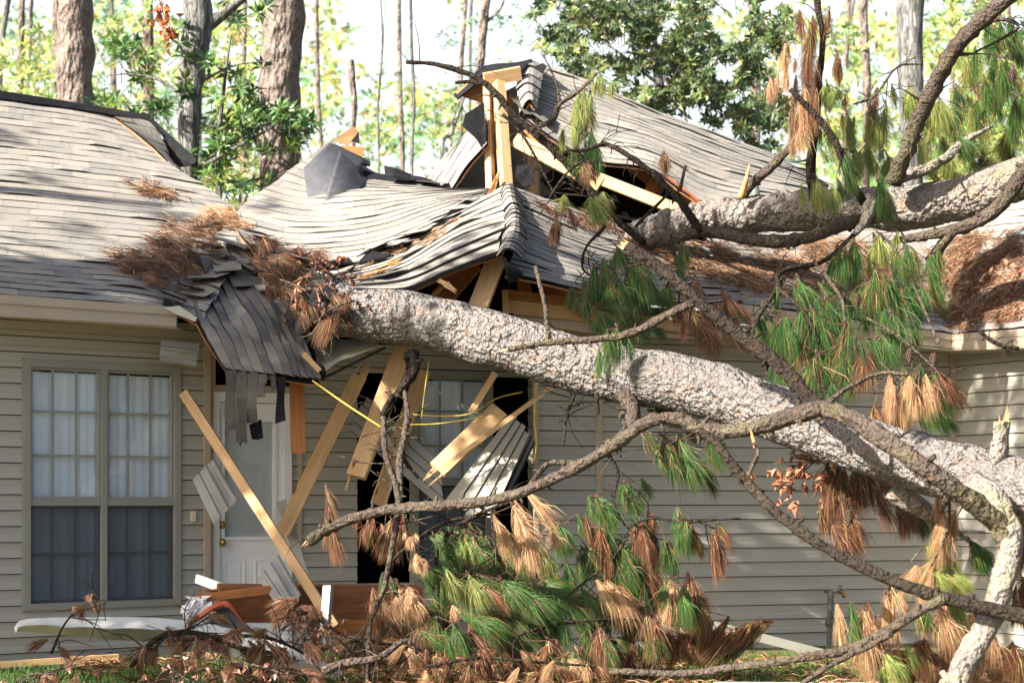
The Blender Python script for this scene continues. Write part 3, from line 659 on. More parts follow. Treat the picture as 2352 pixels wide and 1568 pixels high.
# felt sheets lying on the middle slope
mb = MB()
strip(mb, pl((757, 328, 17.4), (790, 340, 17.3), (840, 372, 17.15)), pl((697, 386, 16.95), (712, 470, 16.45), (745, 480, 16.35)), .008, n=10)
strip(mb, pl((780, 345, 17.2), (815, 380, 17.0), (838, 425, 16.7)), pl((740, 478, 16.3), (775, 480, 16.3), (812, 468, 16.4)), .008, n=10)
mb.build('felt_sheet', m_felt2, house, True)
mb = MB(); strip(mb, pl((832, 392, 17.2), (900, 402, 17.2), (960, 404, 17.2), (1010, 420, 17.1)), pl((848, 418, 16.95), (900, 425, 16.95), (960, 415, 17.0), (1010, 432, 16.95)), .01, jag=.04); strip(mb, pl((760, 332, 17.5), (800, 346, 17.35), (850, 370, 17.3)), pl((775, 350, 17.3), (800, 368, 17.25), (850, 382, 17.2)), .015, jag=.04)
strip(mb, pl((882, 380, 17.0), (905, 385, 16.95), (945, 400, 17.0)), pl((884, 402, 16.9), (905, 405, 16.85), (940, 410, 16.9)), .01); mb.build('torn_felt', m_felt, house)
mb = MB()
for (a, b_, c, d) in (((775, 640, 14.5), (820, 605, 14.6), (850, 572, 14.6), (800, 628, 14.6)), ((820, 606, 14.7), (850, 575, 14.8), (905, 585, 14.8), (860, 600, 14.75)), ((905, 575, 15.0), (1000, 520, 15.2), (1060, 485, 15.5), (1010, 510, 15.2)), ((870, 560, 15.1), (955, 535, 15.2), (1080, 480, 15.6), (1000, 540, 15.2))):
    slab(mb, pl(a, b_, c, d), Vector((0, -.6, .8)), .012)
mb.build('torn_felt', m_felt, house)
# gable opening under the roof
hb('rafter', (1142, 590, 14.35), (1096, 712, 14.2), 44, .05, roll=.3); hb('rafter', (1085, 605, 14.9), (1010, 690, 14.7), 48, .06, m_woodo, roll=.2, sp=(0, 3))
hb('top_plate', (1158, 676, 14.7), (1400, 706, 14.95), 24, .09, m_woodo); hb('top_plate', (1158, 703, 14.7), (1600, 752, 15.1), 30, .09, m_wood)
hb('rafter', (1255, 650, 14.9), (1340, 712, 14.75), 40, .05, m_woodo); hb('rafter', (1200, 640, 15.1), (1210, 690, 15.), 30, .05, m_woodo); hb('stud', (1160, 668, 14.62), (1162, 722, 14.62), 14, .09, m_wood)
# fascia right
mb = MB(); fascia(mb, P(1640, 690, 15.1), P(2186, 768, 16.15), .17, .13); fascia(mb, P(2186, 768, 16.15), P(2450, 747, 14.95), .13, .17); mb.build('fascia', m_trim, house)
mb = MB(); strip(mb, pl((1640, 738, 15.1), (1900, 770, 15.6), (2186, 802, 16.15)), pl((1640, 742, 15.9), (1900, 780, 16.2), (2190, 812, 16.7)), .015, nv=Vector((0, 0, 1)))
strip(mb, pl((2186, 801, 16.15), (2450, 792, 14.95)), pl((2190, 812, 16.6), (2470, 800, 15.5)), .015, nv=Vector((0, 0, 1))); mb.build('soffit', m_trim, house)
mb = MB(); strip(mb, pl((1180, 716, 14.75), (1400, 742, 14.9), (1660, 760, 15.2)), pl((1180, 732, 14.72), (1400, 765, 14.88), (1660, 775, 15.18)), .02); mb.build('wall_flashing', m_trim, house)
mb = MB(); tube(mb, [P(1733, 455, 17.2), P(1732, 425, 17.25)], [.06, .045], 12, rough=0); mb.build('vent_pipe', m_pipe, house)

# R2 collapsed hanging shingles (its courses run down to the right)
R2g = [[(436, 650, 14.75), (450, 720, 14.2), (485, 795, 13.9), (520, 852, 13.78)],
       [(470, 600, 15.1), (520, 690, 14.5), (570, 780, 14.0), (600, 862, 13.78)],
       [(515, 560, 15.5), (575, 650, 14.9), (640, 760, 14.2), (680, 868, 13.8)],
       [(575, 548, 15.7), (640, 660, 14.9), (690, 765, 14.3), (738, 872, 13.85)]]
patch(R2g, 11, seed=13, wave=.065, rough=3.2, lift=.02, rag=(.03, .0), dark=.82, label='shingle slope folded down over the doorway')
patch([[(372, 702, 14.15), (420, 715, 14.2), (468, 742, 14.1)], [(420, 630, 14.8), (460, 645, 14.7), (505, 665, 14.5)], [(470, 575, 15.4), (520, 575, 15.4), (560, 590, 15.3)], [(520, 515, 16.0), (570, 530, 15.9), (605, 560, 15.7)]], 12, seed=14, wave=.07, rough=4, lift=.02, dark=.9, rag=(.1, .05))
# strips hanging from the fold
mb = MB(); xs = [517, 543, 568, 592, 616, 634, 656]; ends = [985, 1012, 968, 912, 896, 968]
for i in range(6):
    if i == 5: mb.build('shingle_strips', [m_sh, m_felt], house); mb = MB()
    x0, x1, ye = xs[i], xs[i + 1] - 1, ends[i]; n_ = 8; dark = (i == 5)
    Yb = 13.74 - .01 * (i % 2); c0 = PAL[i % 6]
    top = 850 + i * 3
    for k in range(n_):
        ya = top + (ye - top) * k / n_; yb = top + (ye - top) * (k + 1) / n_
        a = crs([Vector((0, 0, 0)), Vector((.0, 0, 0)), Vector((.0, 0, 0))], .5)
        bl = lambda yy: Yb + .03 * math.sin(yy * .03 + i)
        xl = lambda yy, x: x + 2 * math.sin(yy * .05 + x * .1) - (6 if x == x1 and yy > ye - 30 and i in (3,) else 0) + (8 if x == x0 and yy > ye - 30 and i in (4,) else 0)
        c = tuple(v * (.72 + .25 * ((k // 3 + i) % 2)) * .33 for v in c0)  # colour scaled down to stand in for the shade they hang in
        q = pl((xl(ya, x0), ya, bl(ya)), (xl(ya, x1), ya, bl(ya)), (xl(yb, x1), yb + (R.uniform(-6, 6) if k == n_ - 1 else 0), bl(yb)), (xl(yb, x0), yb + (R.uniform(-6, 6) if k == n_ - 1 else 0), bl(yb)))
        slab(mb, q, Vector((0, -1, 0)), .006, c, 1 if dark else 0, 1)
mb.build('felt_strip', [m_sh, m_felt], house); mb = MB()
slab(mb, pl((572, 975, 13.76), (600, 962, 13.78), (605, 1005, 13.8), (592, 1010, 13.8), (578, 1008, 13.78)), Vector((0, -1, 0)), .006, mi=1)
mb.build('felt_scrap', [m_sh, m_felt], house); mb = MB(); slab(mb, pl((545, 1000, 13.73), (566, 996, 13.73), (556, 1012, 13.74), (552, 1026, 13.75), (548, 1012, 13.74)), Vector((0, -1, 0)), .006, mi=1)
mb.build('felt_scrap', [m_sh, m_felt], house)
mb = MB(); strip(mb, pl((640, 680, 14.9), (690, 770, 14.35), (742, 872, 13.95)), pl((680, 690, 14.6), (715, 780, 14.2), (748, 858, 13.9)), .01, jag=.05); mb.build('roof_underlay', m_felt, house)
mb = MB(); slab(mb, pl((376, 706, 14.0), (412, 702, 14.02), (452, 730, 14.05), (448, 739, 14.05), (405, 722, 14.02)), Vector((0, -1, 0)), .004); mb.build('bent_drip_edge', m_metal, house)
# crushed soffit metal and dark strip under
mb = MB(); strip(mb, pl((700, 775, 14.5), (780, 780, 14.5), (862, 776, 14.5)), pl((735, 868, 14.4), (770, 840, 14.4), (870, 790, 14.4)), .01, n=14, jag=.05); mb.build('crushed_soffit', m_metal, house, True)
hb('trim_strip', (735, 872, 14.4), (885, 798, 14.5), 6, .03, m_edge)
hb('hanging_stud', (682, 878, 14.2), (685, 1040, 14.2), 34, .05, m_woodo, roll=.05)
hb('rafter_tail', (697, 812, 13.85), (735, 852, 13.85), 12, .03, m_wood)

bvh = BVHTree.FromPolygons([tuple(v) for v in BV], BF)
def hit(px, py):
    o = Vector((0, 0, CH)); d = (P(px, py, 10) - o).normalized(); loc, nn, i, dist = bvh.ray_cast(o, d, 60)
    if loc is None: return None
    if nn.dot(d) > 0: nn = -nn
    return loc, nn

# loose, lifted shingles round the break
def loose(x, y, w_, h_, a, tilt, dark=1.):
    h = hit(x, y)
    if h is None: return
    p, nn = h; t1 = nn.cross(Vector((0, 1, .2))).normalized(); t2 = nn.cross(t1).normalized()
    if t2.z > 0: t2 = -t2
    u = (t1 * math.cos(a) + t2 * math.sin(a)); v = (t2 * math.cos(a) - t1 * math.sin(a)); v = (v * math.cos(tilt) + nn * math.sin(tilt)).normalized(); m_ = u.cross(v).normalized()
    if m_.dot(nn) < 0: m_ = -m_
    mb = MB(); q = p + nn * .03; pts = [q - u * w_ / 2, q + u * w_ / 2 * R.uniform(.8, 1)]
    pts += [q + u * w_ / 2 + v * h_ * R.uniform(.8, 1.1), q + u * w_ * R.uniform(-.1, .2) + v * h_ * R.uniform(.85, 1.15), q - u * w_ / 2 + v * h_]
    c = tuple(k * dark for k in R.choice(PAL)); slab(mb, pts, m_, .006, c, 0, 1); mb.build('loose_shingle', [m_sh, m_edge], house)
for (x, y, dk) in ((480, 560, .9), (505, 590, .8), (535, 560, .9), (520, 615, .7), (555, 600, .8), (500, 635, .7), (560, 640, .7), (590, 620, .8), (450, 640, .9), (470, 670, .8), (610, 655, .8), (640, 590, 1), (600, 545, 1), (430, 665, 1), (400, 690, 1),
                   (700, 600, 1), (760, 600, 1), (850, 585, 1), (905, 560, 1), (960, 535, 1), (1010, 505, 1), (1060, 480, 1), (1090, 462, 1), (830, 640, 1), (880, 632, 1), (1000, 425, .5), (1050, 436, .5), (1085, 430, .6), (1290, 350, .9), (1370, 372, .9), (1230, 300, .8), (1480, 392, 1), (1250, 262, .6), (1215, 250, .6)):
    loose(x, y, R.uniform(.22, .34), R.uniform(.14, .24), R.uniform(-.7, .7), R.uniform(.05, .45), dk)
# jagged decking splinters on the seam
for (x, y, Y, dx, dy, w_) in ((1120, 455, 16.0, 14, -30, 9), (1132, 440, 16.1, 10, -34, 8), (1110, 470, 15.8, -26, 12, 8), (1000, 640, 14.0, 30, 16, 10), (1015, 660, 14.2, -20, 20, 9), (860, 618, 14.7, 40, -14, 6), (820, 640, 14.3, 50, -16, 6), (1600, 470, 16.9, -30, 20, 8), (1330, 370, 16.95, 30, 22, 7), (1205, 300, 17.05, 24, 26, 7)):
    mb = MB(); board(mb, P(x, y, Y), P(x + dx, y + dy, Y - .1), PX(w_, Y), .012, R.uniform(-.6, .6), splint=(0, 5)); mb.build('splintered_decking', m_woodo if R.random() < .5 else m_wood, house)
# ------------------------------------------------------------------ needles
GREEN = [(.03, .10, .018), (.05, .14, .022), (.095, .19, .04), (.018, .065, .016)]
YEL = [(.28, .33, .08), (.18, .28, .06), (.38, .36, .13), (.11, .21, .05)]
BRN = [(.18, .068, .034), (.12, .046, .024), (.26, .105, .05), (.075, .032, .018)]
LBR = [(.46, .25, .13), (.54, .33, .185), (.33, .16, .08), (.58, .41, .26)]
DUL = [(.30, .19, .12), (.22, .13, .08), (.15, .085, .055), (.40, .29, .19), (.26, .12, .06)]
PALS = {'g': GREEN, 'y': YEL, 'b': BRN, 'l': LBR, 'm': GREEN + BRN[:2], 'k': DUL, 'd': [(.03, .07, .03), (.04, .09, .03)]}
def needle(mb, a, m, e, w, c):
    v = (e - a); s = v.cross(Vector((R.uniform(-.3, .3), 1, R.uniform(-.3, .3))))
    if s.length < 1e-6: s = Vector((1, 0, 0))
    s.normalize(); s = s * (w * .5)
    b = len(mb.v)
    for p in (a - s, a + s, m - s, m + s): mb.v.append((p.x, p.y, p.z))
    mb.v.append((e.x, e.y, e.z)); mb.face((b, b + 1, b + 3, b + 2), c); mb.face((b + 2, b + 3, b + 4), c)
def rdir(): return Vector((R.gauss(0, 1), R.gauss(0, 1), R.gauss(0, 1))).normalized()
def tuft(mb, x, y, dx, dy, w, kind, Y, n=None, nw=.0026):
    """a hanging brush of long needles; pixel units turned to metres at depth Y"""
    a0 = P(x, y, Y); v = P(x + dx, y + dy, Y) - a0; L = v.length; hw = PX(w, Y) / 2; vn = v.normalized()
    lat = vn.cross(Vector((0, 1, 0))).normalized(); dep = Vector((0, 1, 0)); pal = PALS[kind]
    n = n or int(70 + w * 2.0); nl = min(.26, L * .8)
    spine = max(L - nl, L * .30)
    tw = R.uniform(-.1, .1)
    curl = R.uniform(-.3, .3); dens = 1.45
    for i in range(int(n * dens)):
        s = R.random(); ang = R.uniform(0, 2 * math.pi); rr = abs(R.gauss(0, .55)); rr = min(rr, 1.5)
        off = lat * math.cos(ang) * rr + dep * math.sin(ang) * rr
        b = a0 + vn * (spine * s) + off * .010 + lat * tw * s * hw
        l = nl * (R.uniform(.8, 1.08) if R.random() < .85 else R.uniform(.45, .8))
        if R.random() < .12: off = off * 1.7 + rdir() * .4
        grow = .45 + .55 * s
        mid = b + off * hw * .62 * grow + vn * l * .36 + lat * curl * .02
        ex = mid + (vn * .9 + Vector((0, 0, -.18 - .15 * R.random()))).normalized() * l * .62 + off * hw * .34 * grow + lat * curl * .05
        c = pal[R.randrange(len(pal))]; k = R.uniform(.6, 1.35)
        if R.random() < .12: c = BRN[2] if kind in 'gyd' else (LBR[1] if R.random() < .6 else YEL[1])
        needle(mb, b, mid, ex, nw * R.uniform(.6, 1.2), (c[0] * k, c[1] * k, c[2] * k))
def mkcone(parent, x, y, Y, s=.045):
    mb = MB(); c = P(x, y, Y)
    for i in range(70):
        t = i / 70; a = i * 2.4; r = s * .75 * math.sin(math.pi * (.12 + .8 * t)); z = (t - .5) * s * 2.2
        d = Vector((math.cos(a), math.sin(a), 0)); p = c + Vector((0, 0, -z)) + d * r * .5; q = c + Vector((0, 0, -z + .012)) + d * r * 1.15; sd = d.cross(Vector((0, 0, 1))) * s * .22
        mb.poly([p - sd, p + sd, q + sd * .6, q - sd * .6]); mb.poly([q - sd * .6, q + sd * .6, q + Vector((0, 0, -.012)) + sd * .3, q + Vector((0, 0, -.012)) - sd * .3])
    ball(mb, c, s * .5, 8, (1, 1, 1.9)); return mb.build('pine_cone', m_cone, parent)

# ------------------------------------------------------------------ fallen trees
def branch(parent, pts, w, mat=m_bark2, name='branch', seg=8, tw=0, tl=.25, step=.05, rough=.22, stubs=0, splint=0):
    """pts pixels with depth; w = list of widths px"""
    mb = MB(); V = pl(*pts); rad = []
    for i, p in enumerate(V):
        t = i / (len(V) - 1) * (len(w) - 1); k = min(int(t), len(w) - 2); f = t - k
        rad.append(PX((w[k] * (1 - f) + w[k + 1] * f) / 2, p.y))
    C, RR_ = tube(mb, V, rad, seg, step, rough, R.uniform(0, 99))
    for i in range(int(tw * 1.8)):
        k = R.randrange(1, len(C) - 1); p = C[k]; d = Vector((R.uniform(-1, 1), R.uniform(-.5, .5), R.uniform(-1, .6))).normalized(); l = tl * R.uniform(.4, 1.3)
        q = [p, p + d * l * .5 + Vector((R.uniform(-.04, .04), 0, R.uniform(-.04, .04))), p + d * l + Vector((0, 0, -.05 * l))]
        tube(mb, q, [max(RR_[k] * .3, .004), .004, .002], 5, .05, .2)
        if R.random() < .5:
            d2 = (d + Vector((R.uniform(-.8, .8), 0, R.uniform(-.8, .5)))).normalized(); tube(mb, [q[1], q[1] + d2 * l * .4, q[1] + d2 * l * .55 + Vector((0, 0, -.03))], [.004, .003, .0015], 4, .05, .2)
    for i in range(stubs):
        k = R.randrange(1, len(C) - 1); p = C[k]; T = (C[k + 1] - C[k - 1]).normalized(); d = (T.cross(Vector((R.uniform(-1, 1), -1, R.uniform(-1, 1)))).normalized() * R.choice((-1, 1)) + T * .4).normalized()
        tube(mb, [p, p + d * (RR_[k] + R.uniform(.015, .06))], [RR_[k] * .45, RR_[k] * .25], 6, .02, .3)
    o = mb.build(name, mat, parent, True)
    if splint:
        sm = MB(); e = C[0]; T = (C[0] - C[3]).normalized(); r = RR_[0]
        for i in range(splint):
            q = e + Vector((R.uniform(-r, r), R.uniform(-r, r), R.uniform(-r, r))) * .6 - T * .03; t_ = q + T * R.uniform(.03, .13) + Vector((R.uniform(-.01, .01), 0, R.uniform(-.01, .01))); s = Vector((.008, 0, .008)); s2 = Vector((-.006, .01, .006))
            sm.poly([q - s, q + s, t_]); sm.poly([q + s2, q - s, t_]); sm.poly([q + s, q + s2, t_])
        sm.build('broken_end', m_splint, o)
    return o
fp = thing('fallen_pine', P(2400, 1300, 10.5) * 1.0, 'thick grey pine trunk lying through the house front and slanting down to the right', 'tree')
mb = MB()
tp = pl((640, 640, 15.0), (710, 672, 14.55), (800, 715, 14.1), (950, 732, 13.8), (1150, 786, 13.4), (1400, 856, 12.9), (1600, 886, 12.4), (1800, 955, 11.8), (2000, 1028, 11.2), (2200, 1086, 10.7), (2420, 1140, 10.2), (2700, 1205, 9.6))
tw_ = [60, 98, 118, 122, 128, 130, 130, 128, 130, 136, 146, 160]
tube(mb, tp, [PX(w / 2, p.y) for w, p in zip(tw_, tp)], 150, .0085, .07, 3, bark=.013, bsc=30.)
trunk = mb.build('trunk', m_bark, fp, True)
lc = {}
def B(key, parent, *a, **k): lc[key] = branch(parent, *a, **k); return lc[key]
B('F1', fp, [(1440, 568, 11.1), (1520, 618, 11.0), (1600, 690, 10.9), (1700, 770, 10.8), (1790, 840, 10.6), (1850, 905, 10.5), (1890, 940, 10.4)], [30, 27, 34, 38], m_barkd, tw=3, stubs=8, seg=14, splint=14)
B('F1b', fp, [(1890, 935, 10.4), (1960, 965, 10.2), (2060, 1030, 10.0), (2150, 1092, 9.9), (2230, 1150, 9.95), (2290, 1200, 10.0), (2318, 1262, 10.0)], [38, 42, 46, 52, 50], m_bark2, stubs=5, seg=18)
B('F1c', fp, [(1168, 802, 11.4), (1260, 787, 11.3), (1360, 780, 11.2), (1450, 765, 11.1), (1530, 725, 11.0), (1600, 690, 10.9)], [13, 17, 19, 21], m_bark2, stubs=10, seg=10, splint=6)
B('F1d', fp, [(1230, 612, 11.5), (1240, 650, 11.45), (1252, 700, 11.4), (1256, 740, 11.35), (1262, 786, 11.3)], [9, 10, 12, 14], m_bark2, tw=1, tl=.1)
B('F2', fp, [(708, 1246, 12.0), (760, 1210, 12.0), (860, 1176, 11.9), (950, 1165, 11.8), (1060, 1158, 11.6), (1180, 1136, 11.4), (1300, 1085, 11.2), (1400, 1030, 11.0), (1460, 985, 10.9), (1510, 960, 10.8)], [26, 24, 24, 27, 30], m_bark2, stubs=16, tw=3, tl=.2, seg=12, splint=5)
B('F2b', fp, [(1500, 962, 10.8), (1560, 962, 10.75), (1610, 985, 10.7), (1700, 990, 10.6), (1800, 962, 10.5), (1890, 935, 10.4)], [30, 34, 34, 42], m_bark2, stubs=14, seg=12)
B('F3', fp, [(1600, 975, 10.7), (1650, 1025, 10.6), (1710, 1100, 10.5), (1800, 1190, 10.3), (1920, 1270, 10.1), (2080, 1345, 9.9), (2220, 1385, 9.8), (2420, 1430, 9.6)], [18, 22, 26, 30, 38], m_barkd, stubs=14, seg=12)
B('F3b', fp, [(1730, 1015, 10.5), (1742, 1040, 10.5), (1722, 1080, 10.5), (1715, 1105, 10.5)], [8, 10, 14], m_bark2, tw=1, tl=.08, splint=4)
B('F4', fp, [(1400, 1540, 10.6), (1560, 1546, 10.5), (1700, 1530, 10.3), (1860, 1508, 10.1), (1980, 1480, 10.0), (2090, 1415, 9.9), (2170, 1372, 9.8)], [16, 18, 24, 26], m_bark2, stubs=10, seg=10)
B('F4b', fp, [(1830, 1580, 10.0), (1900, 1530, 10.0), (1980, 1490, 9.95), (2050, 1455, 9.9)], [13, 14, 15], m_bark2, stubs=4)
B('F5', fp, [(2160, 1640, 9.8), (2210, 1530, 9.85), (2265, 1440, 9.9), (2305, 1330, 9.95), (2320, 1240, 10.0), (2290, 1160, 10.1), (2240, 1120, 10.3)], [58, 56, 54, 58, 74], m_barkl, seg=22, stubs=3)
B('F6', fp, [(2300, 968, 10.4), (2298, 1010, 10.4), (2290, 1060, 10.4), (2285, 1110, 10.5)], [38, 40, 48], m_barkl, seg=14, stubs=1, splint=8)
B('F7', fp, [(945, 815, 13.6), (950, 850, 13.5), (925, 890, 13.4), (895, 930, 13.3), (878, 965, 13.2)], [40, 24, 20, 18], m_barkd, stubs=5, seg=10)
B('F7b', fp, [(880, 958, 12.4), (885, 1040, 12.2), (908, 1110, 12.1), (915, 1168, 12.0), (900, 1260, 12.0), (882, 1350, 12.0), (850, 1430, 12.0), (846, 1500, 12.0), (842, 1600, 12.0)], [12, 15, 14, 12, 8], m_bark2, tw=14, tl=.28)
B('F7c', fp, [(930, 900, 13.3), (935, 960, 12.9), (918, 1060, 12.6), (920, 1150, 12.3)], [10, 14, 18, 12], m_bark2, tw=6, stubs=8)
B('F7d', fp, [(960, 1095, 12.6), (900, 1020, 12.8), (880, 960, 13.1), (900, 910, 13.3)], [8, 14, 14], m_barkd, tw=5)
B('F8', fp, [(1435, 905, 12.6), (1452, 945, 12.5), (1446, 985, 12.4), (1415, 1015, 12.3), (1390, 1035, 12.3), (1330, 1065, 12.3), (1265, 1062, 12.3), (1235, 1090, 12.3), (1200, 1140, 12.3)], [44, 30, 26, 14, 10], m_bark2, tw=6, stubs=4, seg=12)
B('F8b', fp, [(1390, 1035, 12.3), (1420, 1085, 12.3), (1410, 1150, 12.3), (1440, 1210, 12.3), (1480, 1230, 12.3)], [9, 7, 5, 3], m_barkd, tw=6)
B('F9', fp, [(1200, 1140, 12.3), (1080, 1190, 12.3), (1020, 1235, 12.3), (1000, 1300, 12.3), (1010, 1400, 12.3)], [9, 9, 8, 5], m_barkd, tw=9)
B('F9b', fp, [(1130, 1180, 12.4), (1020, 1200, 12.4), (930, 1260, 12.4), (890, 1300, 12.4)], [8, 8, 5], m_barkd, tw=4)
B('F9c', fp, [(1130, 1170, 12.1), (1135, 1240, 12.1), (1150, 1290, 12.1), (1190, 1335, 12.1)], [8, 8, 6], m_barkd, tw=4)
B('F10', fp, [(1700, 1190, 12.0), (1620, 1195, 12.0), (1560, 1200, 12.0), (1500, 1188, 12.1), (1440, 1210, 12.2)], [4, 5, 6, 7], m_barkd, tw=3)
B('F10b', fp, [(1560, 1190, 12.0), (1600, 1196, 12.0), (1645, 1215, 12.0)], [5, 5, 4], m_barkd)
B('F11', fp, [(1320, 900, 12.7), (1300, 960, 12.7), (1295, 1020, 12.6)], [10, 8, 5], m_barkd, tw=5)
B('F11b', fp, [(1370, 905, 12.75), (1374, 950, 12.7)], [12, 8], m_barkd)
B('F12', fp, [(2050, 1120, 11.2), (2120, 1170, 11.2), (2170, 1200, 11.2), (2260, 1270, 11.1)], [60, 40, 16, 6], m_barkl, tw=3, seg=14)
B('F13', fp, [(1900, 925, 10.5), (1950, 890, 10.6), (2020, 858, 10.7), (2080, 860, 10.7), (2140, 868, 10.7)], [14, 11, 8, 5], m_bark2, tw=2, stubs=4)
B('F14', fp, [(2160, 1180, 10.8), (2180, 1150, 10.8), (2175, 1220, 10.8), (2140, 1300, 10.8)], [8, 8, 5], m_bark2)
B('F15', fp, [(1120, 1480, 12.3), (1250, 1440, 12.3), (1400, 1420, 12.2), (1560, 1435, 12.2)], [5, 7, 7, 4], m_barkd, tw=8)
B('F16', fp, [(740, 1540, 11.5), (800, 1520, 11.5), (870, 1510, 11.5), (930, 1470, 11.6), (960, 1500, 11.6)], [22, 18, 14, 8], m_bark2, tw=3, seg=10)
B('F17', fp, [(1440, 1235, 12.2), (1400, 1290, 12.2), (1350, 1330, 12.2), (1300, 1370, 12.2)], [6, 6, 4], m_barkd, tw=4)
# upper fallen tree
up = thing('fallen_pine', P(2450, 620, 15.0), 'smaller flaky-barked pine trunk lying across the right-hand roof with limbs standing up', 'tree')
mb = MB(); tp = pl((1440, 545, 16.2), (1520, 522, 16.1), (1620, 502, 16.0), (1750, 492, 15.8), (1900, 480, 15.6), (2050, 478, 15.4), (2180, 462, 15.2), (2280, 432, 15.0), (2400, 390, 14.8), (2600, 330, 14.4))
tw_ = [60, 70, 80, 88, 92, 96, 98, 98, 100, 104]
tube(mb, tp, [PX(w / 2, p.y) for w, p in zip(tw_, tp)], 100, .012, .12, 5, bark=.014, bsc=19.)
mb.build('trunk', m_barkm, up, True)
B('U1', up, [(2050, 420, 15.0), (2085, 340, 14.8), (2120, 250, 14.6), (2165, 160, 14.4), (2215, 85, 14.2), (2280, 25, 14.0), (2380, -60, 13.8)], [40, 38, 40, 36], m_bark2, seg=18, tw=3, tl=.4)
B('U2', up, [(1880, 470, 15.4), (1862, 400, 15.2), (1872, 300, 15.1), (1880, 200, 15.1), (1890, 90, 15.1), (1880, 30, 15.1), (1872, -30, 15.1)], [28, 22, 16, 12, 20], m_barkd, seg=10, tw=5, stubs=3)
B('U3', up, [(1700, 462, 15.8), (1730, 420, 15.7), (1770, 385, 15.6), (1812, 342, 15.5), (1850, 300, 15.5)], [20, 22, 22, 12], m_bark2, seg=10, stubs=4)
B('U4', up, [(1815, 205, 14.8), (1860, 250, 14.8), (1905, 305, 14.8), (1930, 350, 14.8), (1950, 410, 14.9), (1985, 465, 15.1)], [12, 16, 16, 20], m_barkd, seg=10, tw=3, stubs=3)
B('U5', up, [(1490, 562, 15.3), (1560, 545, 15.2), (1620, 530, 15.1), (1700, 545, 15.0), (1790, 555, 14.9), (1870, 540, 14.9), (1950, 512, 15.0), (2030, 490, 15.2)], [28, 26, 28, 30, 34], m_bark2, seg=12, stubs=8, tw=6)
B('U6', up, [(2420, 330, 14.2), (2350, 400, 14.2), (2290, 480, 14.2), (2220, 520, 14.3), (2130, 540, 14.4), (2055, 552, 14.5)], [40, 34, 28, 16], m_bark2, seg=12, stubs=8)
B('U6b', up, [(2190, 530, 14.3), (2165, 560, 14.4), (2140, 600, 14.6)], [26, 24, 30], m_bark2, seg=10)
B('U7', up, [(2000, 470, 14.9), (1985, 510, 14.8), (1960, 540, 14.7)], [34, 22, 14], m_barkm, seg=10)
B('U8', up, [(2060, 412, 15.1), (2110, 395, 15.1), (2170, 365, 15.1), (2215, 325, 15.1), (2280, 290, 15.2)], [28, 26, 22, 6], m_barkm, seg=10, tw=4)
B('U9', up, [(1460, 520, 15.0), (1480, 500, 15.0), (1540, 440, 14.9)], [8, 8, 6], m_barkd)
B('U10', up, [(932, 143, 15.6), (1000, 148, 15.6), (1080, 172, 15.6), (1140, 215, 15.6), (1180, 265, 15.6), (1240, 315, 15.6), (1290, 365, 15.6), (1350, 430, 15.6), (1400, 490, 15.7), (1480, 560, 15.9)], [8, 13, 16, 18, 18, 16], m_barkd, seg=10, tw=8, tl=.35, stubs=6)
B('U10b', up, [(1045, 190, 15.6), (1080, 188, 15.6), (1120, 196, 15.6)], [9, 9, 10], m_barkd)
B('U11', up, [(1218, 300, 15.5), (1270, 275, 15.5), (1285, 240, 15.5), (1330, 210, 15.5), (1370, 170, 15.5)], [12, 12, 9, 6], m_bark2, tw=6, stubs=4)
B('U11b', up, [(1285, 240, 15.5), (1280, 200, 15.5), (1260, 150, 15.5), (1240, 120, 15.5)], [6, 5, 2], m_bark2, tw=3, tl=.15)
B('U12', up, [(1300, 345, 15.3), (1340, 345, 15.3), (1390, 332, 15.3), (1440, 355, 15.2), (1500, 400, 15.2), (1560, 460, 15.1), (1610, 535, 15.1)], [6, 10, 12, 16, 20], m_barkd, tw=14, tl=.3, stubs=8)
B('U12b', up, [(1155, 262, 15.4), (1200, 310, 15.4), (1240, 380, 15.4), (1270, 440, 15.4), (1300, 500, 15.4)], [8, 6, 5, 4], m_barkd, tw=12, tl=.3)
B('U13', up, [(1262, 455, 15.3), (1300, 400, 15.3), (1345, 365, 15.3)], [6, 6, 5], m_barkd, tw=6)
B('U14', up, [(1560, 440, 15.2), (1575, 380, 15.2)], [9, 7], m_bark2)
B('U15', up, [(1380, 640, 14.3), (1340, 620, 14.3), (1345, 570, 14.4), (1390, 520, 14.6)], [5, 6, 8], m_barkd, tw=6)
B('U16', up, [(2340, 800, 12.5), (2290, 790, 12.5), (2250, 760, 12.5), (2210, 722, 12.5)], [9, 10, 8, 4], m_barkd, tw=5, tl=.12)
B('U17', up, [(2020, 535, 14.2), (2060, 580, 14.0), (2110, 680, 13.8), (2160, 800, 13.6)], [8, 7, 5], m_bark2, tw=8)
B('U18', up, [(1960, 540, 14.3), (1890, 600, 14.1), (1800, 620, 14.0), (1790, 660, 13.9), (1850, 720, 13.7), (1880, 790, 13.6)], [10, 11, 12, 9, 5], m_barkd, tw=10)
B('U18b', up, [(1800, 640, 14.0), (1760, 700, 13.8), (1735, 745, 13.7), (1725, 780, 13.6)], [9, 9, 5], m_barkd, tw=6)
B('U19', up, [(1870, 600, 14.0), (1930, 680, 13.8), (1950, 760, 13.6), (2020, 830, 13.4), (2080, 880, 13.2)], [8, 8, 6, 4], m_bark2, tw=8)
B('U20', up, [(1990, 730, 13.5), (2060, 770, 13.4), (2130, 830, 13.3), (2190, 890, 13.2)], [7, 6, 4], m_bark2, tw=5)
B('U21', up, [(1540, 540, 14.8), (1560, 640, 14.5), (1556, 740, 14.2)], [6, 6, 4], m_barkd, tw=7)
